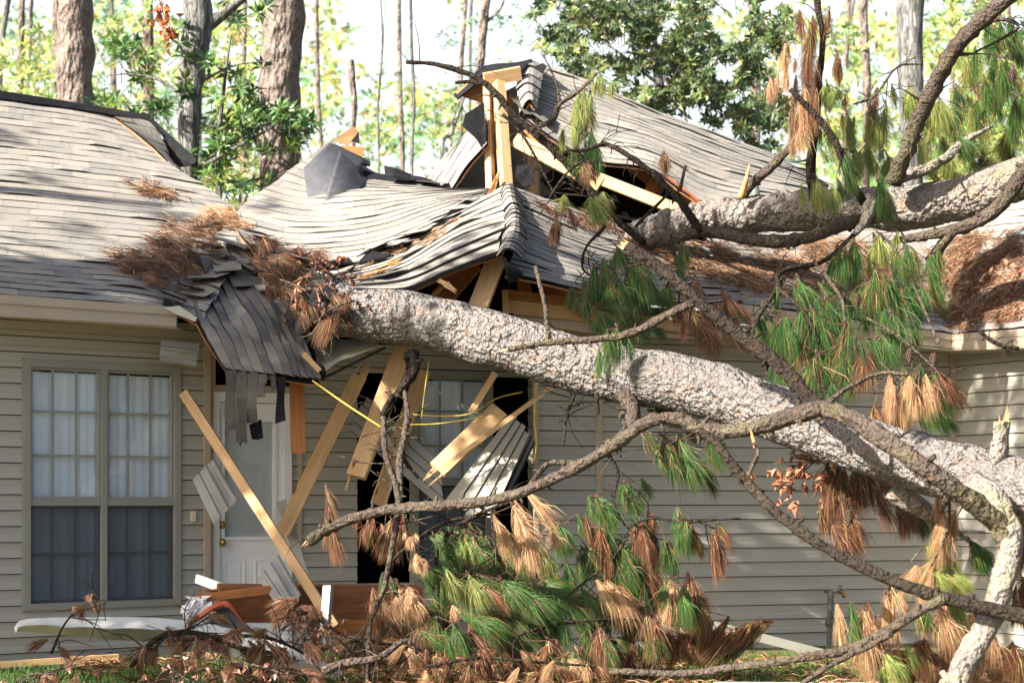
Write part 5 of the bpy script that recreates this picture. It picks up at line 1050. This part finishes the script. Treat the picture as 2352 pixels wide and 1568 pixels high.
litter('thick mat of tan needles on the roof below the upper log', [(1500, 575), (1640, 560), (1800, 560), (1960, 560), (2100, 600), (2150, 640), (2000, 690), (1830, 690), (1720, 670), (1560, 630)], 2500, 'lkkb', .05, .24)
litter('bright tan needles covering the far right roof', [(2150, 560), (2240, 545), (2352, 540), (2352, 740), (2260, 750), (2190, 750), (2130, 700)], 2300, 'lkkb', .035, .22)
# brown leaves sprinkled on far right roof
def leaf(mb, p, d, up_, L, w, c, fold=.25):
    s = d.cross(up_)
    if s.length < 1e-6: s = Vector((1, 0, 0))
    s.normalize(); s = s * w; nn = s.cross(d).normalized()
    b = len(mb.v)
    for q in (p, p + d * L * .45 + s + nn * w * fold, p + d * L - nn * L * .1, p + d * L * .45 - s + nn * w * fold, p + d * L * .5): mb.v.append((q.x, q.y, q.z))
    mb.face((b, b + 1, b + 4), c); mb.face((b + 1, b + 2, b + 4), c); mb.face((b, b + 4, b + 3), c); mb.face((b + 4, b + 2, b + 3), c)
def rdir(): return Vector((R.gauss(0, 1), R.gauss(0, 1), R.gauss(0, 1))).normalized()
mb = MB()
for i in range(170):
    x = R.uniform(2150, 2400); y = R.uniform(560, 740) if R.random() < .5 else R.gauss(640, 25); h = hit(x, y)
    if h: leaf(mb, h[0] + h[1] * .04, rdir(), h[1], .07, .025, R.choice([(.25, .10, .06), (.18, .07, .045), (.34, .2, .12)]))
tag(mb.build('fallen_leaves', m_dleaf), 'scatter of reddish fallen leaves on the far right roof', 'leaves', kind='stuff')

# ------------------------------------------------------------------ boughs and litter on the ground
def gbough(label, pts, w, kinds, nt, Yj=.15, mat=m_barkd, tl=60):
    root = thing('pine_bough', P(*pts[0]), label, 'branch', 'broken boughs lying in front of the house')
    b = branch(root, pts, w, mat, 'stem', tw=6, tl=.3); V = pl(*pts)
    for i in range(nt):
        t = (i + .5) / nt; p = crs(V, t); x = 1176 + p.x / p.y * F; y = HZ - (p.z - CH) / p.y * F; l = tl * R.uniform(.7, 1.2)
        mb = MB(); dx = R.uniform(-1.1, 1.1) * l; tuft(mb, x + R.uniform(-25, 25), y + R.uniform(-25, 10), dx, l * R.uniform(.3, 1), l * R.uniform(.4, .9), R.choice(kinds), p.y + R.uniform(-Yj, Yj), n=130); tuft(mb, x + R.uniform(-30, 30), y + R.uniform(-15, 20), -dx * .7, l * R.uniform(.5, 1), l * R.uniform(.4, .9), R.choice(kinds), p.y + R.uniform(-Yj, Yj), n=80); tube(mb, [p, P(x, y, p.y), P(x + dx * .3, y + l * .3, p.y)], [.005, .003, .002], 4, .1, .1, col=(.12, .07, .05)); mb.build('needle_cluster', m_needle, root)
gbough('thin bare twig with two dry tufts at the lower left corner of the left wall', [(118, 1500, 12.4), (150, 1430, 12.4), (200, 1385, 12.4), (260, 1375, 12.4)], [6, 4, 2], 'b', 3)
gbough('forked dark twig with a rust tuft below the middle of the left window', [(350, 1510, 12.2), (370, 1470, 12.2), (440, 1440, 12.2), (490, 1410, 12.2)], [7, 5, 3], 'b', 3)
gbough('arched dark bough over the metal strip with hanging dry tufts', [(300, 1530, 12.3), (370, 1460, 12.3), (460, 1455, 12.3), (560, 1490, 12.3), (640, 1500, 12.3)], [10, 14, 12, 8], 'b', 7, tl=56)
gbough('dark bough lying left of the upright white trim board', [(420, 1470, 12.0), (520, 1460, 12.0), (620, 1465, 12.0), (700, 1500, 12.0)], [9, 9, 6], 'b', 8, tl=70)
gbough('brown-needled bough at the foot of the leaning stud', [(620, 1400, 12.6), (680, 1400, 12.6), (760, 1440, 12.5), (840, 1500, 12.4)], [8, 8, 5], 'b', 9, tl=80)
gbough('brown bough sprawled over the lower left end of the log pile', [(740, 1490, 12.2), (820, 1470, 12.2), (900, 1480, 12.2), (1000, 1500, 12.2)], [9, 8, 6], 'bl', 12, tl=75)
gbough('brown bough along the bottom edge under the green needles', [(980, 1530, 11.9), (1100, 1510, 11.9), (1240, 1520, 11.9), (1380, 1530, 11.9)], [8, 8, 5], 'bbl', 12, tl=70)
gbough('dry rust bough resting on the lawn below the sunlit siding', [(1330, 1500, 12.8), (1440, 1470, 12.8), (1560, 1470, 12.8), (1680, 1460, 12.8)], [8, 8, 5], 'b', 12, tl=75)
gbough('dead bough in the bottom right corner beneath the pale limb', [(2060, 1540, 11.6), (2160, 1520, 11.6), (2260, 1510, 11.6), (2360, 1520, 11.6)], [8, 8, 5], 'bl', 10, tl=85)
gbough('dry bough on the grass at the bottom left of centre', [(480, 1560, 11.8), (580, 1530, 11.8), (680, 1545, 11.8), (760, 1560, 11.8)], [7, 7, 4], 'b', 8, tl=55)
gbough('small dry bough on the grass in the far bottom left', [(60, 1560, 11.9), (150, 1535, 11.9), (240, 1545, 11.9)], [4, 4, 2], 'b', 4, tl=40)
def leafsprig(label, pts, w, nleaf, pal, L=.07, sp=.16, mat=m_bark2):
    root = thing('leafy_twig', P(*pts[0]), label, 'branch', 'twigs with dry curled leaves')
    branch(root, pts, w, mat, 'stem', tw=5, tl=.15); V = pl(*pts); mb = MB()
    for i in range(nleaf):
        p = crs(V, R.uniform(.25, 1)); p = p + Vector((R.gauss(0, sp * .5), R.gauss(0, sp * .3), R.gauss(-.05, sp * .45)))
        for k in range(R.randint(2, 4)):
            d = (rdir() + Vector((0, 0, -.9))).normalized(); leaf(mb, p, d, rdir(), L * R.uniform(.7, 1.3), L * .32, R.choice(pal), .8)
    mb.build('leaves', m_dleaf, root)
DL = [(.25, .11, .07), (.36, .20, .14), (.16, .07, .045), (.45, .30, .23)]
leafsprig('twig with pinkish curled dry leaves just left of the upright trim board', [(830, 1520, 12.0), (780, 1470, 12.0), (720, 1430, 12.0), (670, 1430, 12.0), (640, 1450, 12.0)], [5, 4, 3], 42, DL, .04, .17)
leafsprig('pale twig with curled leaves low on the grass below the metal strip', [(680, 1560, 11.7), (600, 1530, 11.7), (500, 1515, 11.7), (400, 1505, 11.7)], [5, 5, 3], 16, DL, .05)
leafsprig('pale arched twig with leaves at the bottom left of the lawn', [(520, 1600, 11.4), (430, 1560, 11.4), (390, 1530, 11.4), (360, 1520, 11.4)], [4, 3, 2], 12, DL, .05)
leafsprig('twig with curled leaves in the lower left corner of the picture', [(20, 1580, 11.6), (60, 1550, 11.6), (110, 1545, 11.6)], [3, 3, 2], 12, DL, .05)
leafsprig('cluster of brown oak leaves hanging under the log in front of the right-hand siding', [(1890, 1050, 11.9), (1860, 1062, 11.9), (1830, 1070, 11.9), (1790, 1085, 11.9)], [4, 3, 2], 38, [(.36, .16, .09), (.28, .12, .065), (.42, .22, .13)], .075, .17)
leafsprig('dark dead twigs and leaves tangled round the broken left end of the log', [(640, 640, 13.9), (700, 665, 13.8), (740, 690, 13.75), (790, 700, 13.7)], [5, 6, 4], 60, [(.18, .08, .05), (.3, .14, .08), (.08, .05, .04)], .06, .26)
leafsprig('brown leafy twig lying in the dip of the roof left of the log', [(600, 600, 14.6), (660, 610, 14.5), (720, 620, 14.4), (770, 605, 14.4)], [5, 5, 3], 50, [(.22, .08, .05), (.34, .16, .09)], .06, .2)
# ground litter stuff and grass
mb = MB()
for i in range(9000):
    x = R.uniform(-60, 2420); Y = R.uniform(11.6, 14.5); p = Vector(((x - 1176) / F * Y, Y, R.uniform(.02, .07)))
    if x < 820 and noise.noise(Vector((x * .006, Y, 1))) > -.15: continue
    if 1560 < x < 2150 and R.random() < .7: continue
    a = R.uniform(0, 6.28); d = Vector((math.cos(a), math.sin(a), R.uniform(-.1, .35))); l = R.uniform(.1, .22); c = R.choice(BRN + LBR[:2]); e = p + d * l
    needle(mb, p, (p + e) * .5 + Vector((0, 0, .02)), e, .007, c)
tag(mb.build('needle_litter', m_needle), 'brown pine needle litter over the lawn', 'needles', kind='stuff')
mb = MB()
for i in range(26000):
    x = R.uniform(-60, 2420); Y = R.uniform(11.4, 15.2) ; p = Vector(((x - 1176) / F * Y, Y, 0.0)); hh = R.uniform(.04, .11); a = R.uniform(0, 6.28)
    s = Vector((math.cos(a), math.sin(a), 0)) * .004; t_ = p + Vector((R.gauss(0, .03), R.gauss(0, .03), hh)); k = R.uniform(.6, 1.4)
    mb.poly([p - s, p + s, t_], (.075 * k, .19 * k, .035 * k) if R.random() > .1 else (.25, .22, .08))
tag(mb.build('grass', m_grass), 'short green grass in front of the house', 'grass', kind='stuff')

# ------------------------------------------------------------------ trees behind
def tree(name, label, pts, w, mat, group='trees standing behind the house', seg=20, limbs=(), crown=None, rough=.1):
    base = P(*pts[0]); root = thing(name, (base.x, base.y, 0), label, 'tree', group)
    mb = MB(); V = pl(*pts); V = [Vector((V[0].x, V[0].y, 0))] + V; ww = [w[0] * 1.1] + list(w)
    rad = [PX(a / 2, p.y) for a, p in zip(ww, V)]; tube(mb, V, rad, seg, .25, rough, R.uniform(0, 50)); mb.build('trunk', mat, root, True)
    for (q, lw) in limbs:
        lm = MB(); V2 = pl(*q); tube(lm, V2, [PX(lw * (1 - .7 * i / (len(V2) - 1)) / 2, V2[0].y) for i in range(len(V2))], 8, .15, .2, R.uniform(0, 50)); lm.build('limb', mat, root, True)
    if crown: crown(root)
    return root
def rosettes(spots, L, pal, nl=8, bend=.2, wr=.17, tw=True):
    """spots: list of Vector centres"""
    def f(root):
        mb = MB(); sm = MB()
        for c in spots:
            ax = (rdir() * .7 + Vector((0, -.5, .6))).normalized(); t1 = ax.cross(Vector((1, .2, 0))).normalized(); t2 = ax.cross(t1); cc = R.choice(pal); k = R.uniform(.7, 1.3)
            for i in range(nl):
                a = i * 2.4 + R.uniform(-.3, .3); d = (t1 * math.cos(a) + t2 * math.sin(a) + ax * R.uniform(.0, .7)).normalized(); l = L * R.uniform(.75, 1.15)
                leaf(mb, c + d * .01, d, ax, l, l * wr, tuple(v * k * R.uniform(.8, 1.2) for v in cc), .3)
            if tw:
                q = c - ax * L * 1.6; tube(mb, [q, c], [.006, .004], 4, .1, 0, col=(.12, .1, .07))
        mb.build('crown', m_leaf, root)
        if tw and sm.v: sm.build('twigs', m_barko, root)
    return f
def cloud(blobs, dens, Y0, Y1):
    """pixel blobs (x,y,rx,ry) -> Vector centres, uneven"""
    out = []
    for (x, y, rx, ry) in blobs:
        for i in range(int(dens * rx * ry / 1000)):
            a = R.uniform(0, 6.28); r = math.sqrt(R.random()); px, py = x + math.cos(a) * r * rx, y + math.sin(a) * r * ry
            if noise.noise(Vector((px * .02, py * .02, Y0))) < -.22 : continue
            out.append(P(px, py, R.uniform(Y0, Y1)))
    return out
MG = [(.05, .12, .03), (.08, .17, .035), (.16, .22, .04), (.035, .08, .03)]
EG = [(.07, .11, .045), (.10, .15, .05), (.05, .085, .04), (.19, .23, .08)]
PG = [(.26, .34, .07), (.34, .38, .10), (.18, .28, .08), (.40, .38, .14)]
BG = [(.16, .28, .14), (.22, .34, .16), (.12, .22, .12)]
# big named trunks
tree('pine_tree', 'stout pine trunk at far left rising from behind the left roof', [(172, 420, 24), (172, 120, 24), (172, -60, 24)], [84, 84, 82], m_barkp, rough=.12)
tree('oak_tree', 'grey oak trunk behind the left roof with a limb leaning up to the right', [(430, 520, 21), (434, 300, 21), (440, 160, 21), (455, 60, 21), (450, -40, 21)], [50, 52, 60, 66, 60], m_barko, limbs=[([(462, 70, 21), (510, 35, 21), (580, -20, 21)], 40), ([(430, 240, 21), (380, 190, 21), (300, 170, 21), (240, 175, 21)], 9), ([(440, 200, 21), (540, 150, 21), (640, 140, 21)], 8), ([(432, 400, 21), (540, 340, 21), (700, 250, 21)], 12)])
tree('pine_tree', 'thick scaly-barked pine trunk between the left roof and the sagging middle roof', [(640, 520, 23), (642, 250, 23), (650, 100, 23), (656, -60, 23)], [90, 92, 94, 94], m_barkp, rough=.12)
tree('oak_tree', 'grey oak trunk with a knot hole standing behind the right roof', [(2095, 520, 24), (2094, 250, 24), (2090, 100, 24), (2094, -60, 24)], [50, 56, 60, 62], m_barko)
tree('snag', 'slim broken snag with a pale splintered top behind the middle roof', [(812, 400, 27), (814, 250, 27), (808, 180, 27), (806, 138, 27)], [9, 13, 17, 14], m_barkp, seg=8)
tree('sapling', 'very thin grey stem just left of the torn roof peak', [(945, 420, 27), (950, 250, 27), (945, 100, 27), (942, -40, 27)], [9, 9, 8, 7], m_barko, seg=8)
tree('pine_tree', 'narrow pine trunk rising behind the torn roof peak', [(1100, 300, 30), (1106, 120, 30), (1120, -40, 30)], [18, 20, 22], m_barkp, seg=10, limbs=[([(1106, 60, 30), (1150, 20, 30), (1160, -20, 30)], 9)])
tree('pine_tree', 'pale slender trunk seen between the rust needles and the grey oak at right', [(1990, 440, 32), (1992, 200, 32), (1984, 60, 32), (1980, -60, 32)], [16, 18, 20, 22], m_barkp, seg=10)
tree('pine_tree', 'slim trunk just left of the grey oak with the leaning limb', [(345, 400, 34), (342, 200, 34), (338, -60, 34)], [20, 24, 26], m_barkp, seg=10)
tree('sapling', 'leaning thin trunk in the top left corner of the picture', [(0, 420, 36), (0, 150, 36), (18, 0, 36), (26, -60, 36)], [14, 14, 16, 16], m_barko, seg=8)
tree('pine_tree', 'thin distant trunk between the corner and the stout left pine', [(48, 420, 38), (46, 200, 38), (52, -60, 38)], [14, 15, 16], m_barkp, seg=8)
tree('pine_tree', 'distant trunk close to the left side of the stout left pine', [(125, 420, 38), (130, 200, 38), (128, -60, 38)], [16, 17, 18], m_barkp, seg=8)
tree('sapling', 'pair of hair-thin bare stems left of the thin grey stem', [(870, 420, 26), (868, 250, 26), (878, 100, 26), (872, -40, 26)], [6, 6, 5, 4], m_barko, seg=6, limbs=[([(868, 250, 26), (880, 100, 26), (884, -30, 26)], 4)])
tree('pine_tree', 'pale trunk hidden among the dark evergreen leaves behind the peak', [(1735, 430, 30), (1735, 200, 30), (1728, -60, 30)], [22, 24, 26], m_barkp, seg=10)
tree('pine_tree', 'thin leaning trunk between the grey stem and the torn peak', [(1010, 430, 31), (1040, 300, 31), (1075, 200, 31)], [9, 8, 6], m_barko, seg=8)
# foliage trees
sp = cloud([(300, 150, 60, 60), (440, 160, 40, 60), (540, 180, 70, 60), (430, 120, 30, 80), (300, 245, 90, 22), (560, 300, 130, 60), (600, 280, 110, 45), (520, 380, 70, 70), (470, 320, 50, 60), (620, 440, 80, 30), (640, 300, 80, 50), (560, 30, 60, 40)], 7.5, 20.2, 22.4)
tree('magnolia_tree', 'glossy-leaved evergreen between the left roof and the scaly pine, in front of both trunks', [(505, 520, 21.5), (500, 350, 21.5), (515, 200, 21.5), (530, 80, 21.5)], [12, 11, 8, 5], m_barko, seg=8, crown=rosettes(sp, .17, MG, 8),
     limbs=[([(500, 350, 21.5), (600, 290, 21.5), (700, 270, 21.5)], 8), ([(505, 300, 21.5), (400, 250, 21.5), (260, 240, 21.5)], 8), ([(505, 420, 21.5), (600, 410, 21.5), (680, 380, 21.5)], 7)])
sp = cloud([(1330, 60, 110, 90), (1450, 150, 140, 90), (1560, 60, 130, 90), (1640, 140, 110, 90), (1500, 30, 200, 60), (1690, 230, 110, 80), (1560, 220, 100, 50), (1760, 300, 60, 80), (1730, 60, 100, 80), (1350, 130, 70, 50)], 19, 20.5, 25)
tree('evergreen_oak', 'dark dense-leaved evergreen tree filling the sky above the upper right roof', [(1530, 450, 23), (1520, 250, 23), (1500, 80, 23), (1490, -60, 23)], [26, 24, 18, 14], m_barko, seg=10, crown=rosettes(sp, .125, EG, 8, wr=.24),
     limbs=[([(1520, 220, 23), (1620, 140, 23), (1720, 90, 23)], 10), ([(1520, 200, 23), (1420, 120, 23), (1330, 60, 23)], 10), ([(1520, 260, 23), (1640, 230, 23), (1780, 280, 23)], 8)])
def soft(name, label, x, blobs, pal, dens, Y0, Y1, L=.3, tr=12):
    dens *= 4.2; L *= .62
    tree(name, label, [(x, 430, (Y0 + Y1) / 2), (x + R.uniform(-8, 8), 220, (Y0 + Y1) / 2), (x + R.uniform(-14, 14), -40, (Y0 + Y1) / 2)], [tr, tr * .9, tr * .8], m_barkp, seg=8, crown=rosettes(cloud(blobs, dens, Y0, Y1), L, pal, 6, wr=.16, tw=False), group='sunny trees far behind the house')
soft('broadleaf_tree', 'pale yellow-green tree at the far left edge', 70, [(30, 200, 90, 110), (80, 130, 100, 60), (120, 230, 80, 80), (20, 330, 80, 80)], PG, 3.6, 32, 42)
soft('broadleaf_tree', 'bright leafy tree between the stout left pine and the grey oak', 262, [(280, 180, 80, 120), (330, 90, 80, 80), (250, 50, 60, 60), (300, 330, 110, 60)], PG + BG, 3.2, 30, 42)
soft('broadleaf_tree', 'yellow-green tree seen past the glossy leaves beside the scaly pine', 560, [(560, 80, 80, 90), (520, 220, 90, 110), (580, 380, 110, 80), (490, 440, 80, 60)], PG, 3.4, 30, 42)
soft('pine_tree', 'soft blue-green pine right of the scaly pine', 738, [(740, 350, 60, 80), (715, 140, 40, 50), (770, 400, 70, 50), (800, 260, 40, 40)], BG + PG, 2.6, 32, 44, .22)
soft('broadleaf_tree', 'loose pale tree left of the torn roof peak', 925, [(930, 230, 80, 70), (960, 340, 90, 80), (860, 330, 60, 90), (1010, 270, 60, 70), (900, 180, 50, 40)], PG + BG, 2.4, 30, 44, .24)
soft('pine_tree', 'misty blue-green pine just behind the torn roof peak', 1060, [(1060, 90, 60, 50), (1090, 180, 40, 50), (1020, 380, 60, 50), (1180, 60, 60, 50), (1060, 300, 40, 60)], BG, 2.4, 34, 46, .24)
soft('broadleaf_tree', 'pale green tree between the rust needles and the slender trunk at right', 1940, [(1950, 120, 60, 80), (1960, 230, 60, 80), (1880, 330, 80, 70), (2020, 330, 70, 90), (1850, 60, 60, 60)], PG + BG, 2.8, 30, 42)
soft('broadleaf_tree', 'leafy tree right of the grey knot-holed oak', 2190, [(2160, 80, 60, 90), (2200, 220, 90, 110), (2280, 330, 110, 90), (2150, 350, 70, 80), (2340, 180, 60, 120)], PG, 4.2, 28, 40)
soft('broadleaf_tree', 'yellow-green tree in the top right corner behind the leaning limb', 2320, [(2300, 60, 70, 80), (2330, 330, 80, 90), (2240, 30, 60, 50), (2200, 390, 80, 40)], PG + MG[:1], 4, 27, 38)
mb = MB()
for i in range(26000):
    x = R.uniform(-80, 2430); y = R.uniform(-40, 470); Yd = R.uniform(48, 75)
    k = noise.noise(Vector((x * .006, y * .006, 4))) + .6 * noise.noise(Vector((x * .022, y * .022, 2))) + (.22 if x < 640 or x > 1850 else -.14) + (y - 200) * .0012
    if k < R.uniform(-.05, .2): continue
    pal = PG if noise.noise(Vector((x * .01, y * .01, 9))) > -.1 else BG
    leaf(mb, P(x, y, Yd), rdir(), rdir(), R.uniform(.18, .42), R.uniform(.06, .12), tuple(min(.8, v * R.uniform(1.0, 1.8) + .07) for v in R.choice(pal)))  # leaf colours lifted towards white as painted distance haze
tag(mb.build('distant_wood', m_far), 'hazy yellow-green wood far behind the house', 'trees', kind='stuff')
for i in range(7):
    x = R.choice((R.uniform(-20, 620), R.uniform(700, 1200), R.uniform(1820, 2380))); w_ = R.uniform(7, 14)
    Yd = R.uniform(46, 60); b_ = P(x, 300, Yd)
    mb = MB(); tube(mb, [Vector((b_.x, Yd, 0)), P(x + R.uniform(-6, 6), 200, Yd), P(x + R.uniform(-20, 20), -50, Yd)], [PX(w_ / 2, Yd)] * 3, 6, .6, .1)
    tag(mb.build('tree_trunk', m_barko, None, True), 'slim bare trunk standing in the hazy distant wood', 'tree', 'bare trunks in the distant wood')
# dead leaf bunches
for (x, y, Y, lab) in ((372, 20, 20.5, 'dead brown leaf bunch hanging beside the top of the grey oak trunk'), (385, 60, 20.5, 'lower dead leaf bunch hanging left of the grey oak trunk')):
    mb = MB(); tube(mb, [P(x - 20, y - 60, Y), P(x, y, Y)], [.008, .004], 4, .1, 0)
    o = mb.build('dead_twig', m_barko); tag(o, lab, 'twig'); lm = MB()
    for i in range(26):
        leaf(lm, P(x + R.gauss(0, 10), y + R.gauss(0, 16), Y), (rdir() + Vector((0, 0, -1))).normalized(), rdir(), .12, .035, R.choice([(.5, .15, .05), (.35, .1, .04)]), .6)
    lm.build('leaves', m_dleaf, o)

# ------------------------------------------------------------------ unseen tree added left of the camera, leaf clumps placed to shade the walls
flap = []
def shade_pts():
    pts = []
    def add(fn, x0, x1, y0, y1, sx, sy, dist, prob=1., skip=None):
        x = x0
        while x < x1:
            y = y0
            while y < y1:
                if R.random() < prob and not (skip and skip(x, y)):
                    p = fn(x + R.uniform(-sx, sx) * .5, y + R.uniform(-sy, sy) * .5); d = dist + R.uniform(-1.2, 1.2); q = p + S * d
                    if d: pts.append(q)
                y += sy
            x += sx
    wl = lambda w: (lambda x, y: w.pt(w.u(x), w.z(x, y)))
    add(wl(WL), -80, 480, 785, 1540, 42, 42, 13)
    add(wl(WM), 470, 1235, 800, 1540, 42, 42, 13, 1., lambda x, y: (930 < x < 1235 and 850 < y < 1230) )
    add(wl(WR), 1225, 2190, 730, 1540, 42, 42, 13, 1., lambda x, y: (1225 < x < 1500 and y > 1130 + (1500 - x) * .06) or (x < 1300 and y < 1120))
    add(wl(WG), 2200, 2400, 860, 1540, 42, 42, 13)
    add(lambda x, y: P(x, y, 14.3), 440, 740, 600, 1010, 42, 42, 12, 1.)
    add(lambda x, y: P(x, y, 13.75), 490, 700, 830, 1040, 28, 28, 12, 1.)
    add(lambda x, y: P(x, y, 14.2), 420, 830, 880, 1200, 42, 42, 12, 1.)
    add(lambda x, y: P(x, y, 13.4), 430, 830, 1150, 1480, 42, 42, 12, 1.)
    add(lambda x, y: P(x, y, 13.2), 30, 760, 1400, 1560, 44, 44, 12, .85)
    add(lambda x, y: P(x, y, 12.2), -40, 860, 1390, 1590, 40, 40, 11, .8)
    def rl(x, y):
        h = hit(x, y); return h[0] if h else P(x, y, 16)
    flap[:] = []
    x = 400
    while x < 740:
        y = 560
        while y < 1010:
            h = hit(x, y)
            q = h[0] if (h and h[0].y < 15.3) else (P(x, y, 13.75) if y > 840 and x > 500 else None)
            if q is not None and not (x > 690 and y < 700): flap.append(q + S * R.uniform(11, 13))
            y += 30
        x += 30
    add(rl, -60, 560, 240, 660, 62, 52, 13, .10)
    add(rl, 1420, 1850, 330, 460, 70, 60, 13, .2)
    return pts
LITP = []
for x in range(1240, 1500, 40):
    for y in range(1150, 1520, 45): LITP.append(WR.pt(WR.u(x), WR.z(x, y), .05))
for x in range(945, 1220, 35):
    for y in range(880, 1220, 45): LITP += [WM.pt(WM.u(x), WM.z(x, y), .05), P(x, y, 14.6)]
for (x, y, Y) in ((800, 690, 13.95), (870, 700, 13.8), (950, 715, 13.6), (1050, 735, 13.4), (1150, 770, 13.2), (1270, 805, 13.0), (1400, 840, 12.7), (1600, 890, 12.2), (1800, 950, 11.6), (2000, 1020, 11.0), (2200, 1080, 10.5)):
    for d in (-40, 0): LITP.append(P(x, y + d, Y))
for x in range(950, 1520, 70):
    for y in range(1160, 1540, 60): LITP.append(P(x, y, 12.2))
for x in range(1900, 2360, 70):
    for y in range(1180, 1550, 60): LITP.append(P(x, y, 11.0))
for x in range(1700, 2200, 70):
    for y in range(560, 960, 60): LITP.append(P(x, y, 13.6))
for x in range(1240, 1900, 60):
    for y in (180, 260, 340, 400):
        h = hit(x, y)
        if h: LITP.append(h[0])
for x in range(800, 1400, 60):
    for y in range(430, 640, 40):
        h = hit(x, y)
        if h: LITP.append(h[0])
SP = [q for q in shade_pts() if not any(((q - p) - S * (q - p).dot(S)).length < .19 for p in LITP)] + flap
root = thing('added_shade_tree', (-13, 10.5, 0), 'leafy tree added out of view at left, crown shaped to shade the house front', 'tree', 'unseen trees added for shade')
cc_ = sum(SP, Vector()) / len(SP)
mb = MB(); tube(mb, [Vector((-13, 10.5, 0)), Vector((-12.8, 10.4, 4)), Vector((-12.4, 10, 8)), Vector((-11.6, 9.6, 11))], [.3, .24, .18, .06], 12, .3, .1)
for q in SP[::150]: tube(mb, [Vector((-12.4, 10, 8)), (q + Vector((-12.4, 10, 8))) * .5 + Vector((0, 0, .3)), q], [.05, .02, .008], 5, .4, .1)
mb.build('trunk', m_barko, root, True)
mb = MB()
for q in SP:
    for i in range(16):
        c = q + Vector((R.gauss(0, .085), R.gauss(0, .085), R.gauss(0, .085))); leaf(mb, c, rdir(), rdir(), .17, .05, R.choice(MG + EG), .1)
mb.build('crown', m_leaf, root)
print('objects', len(bpy.data.objects))
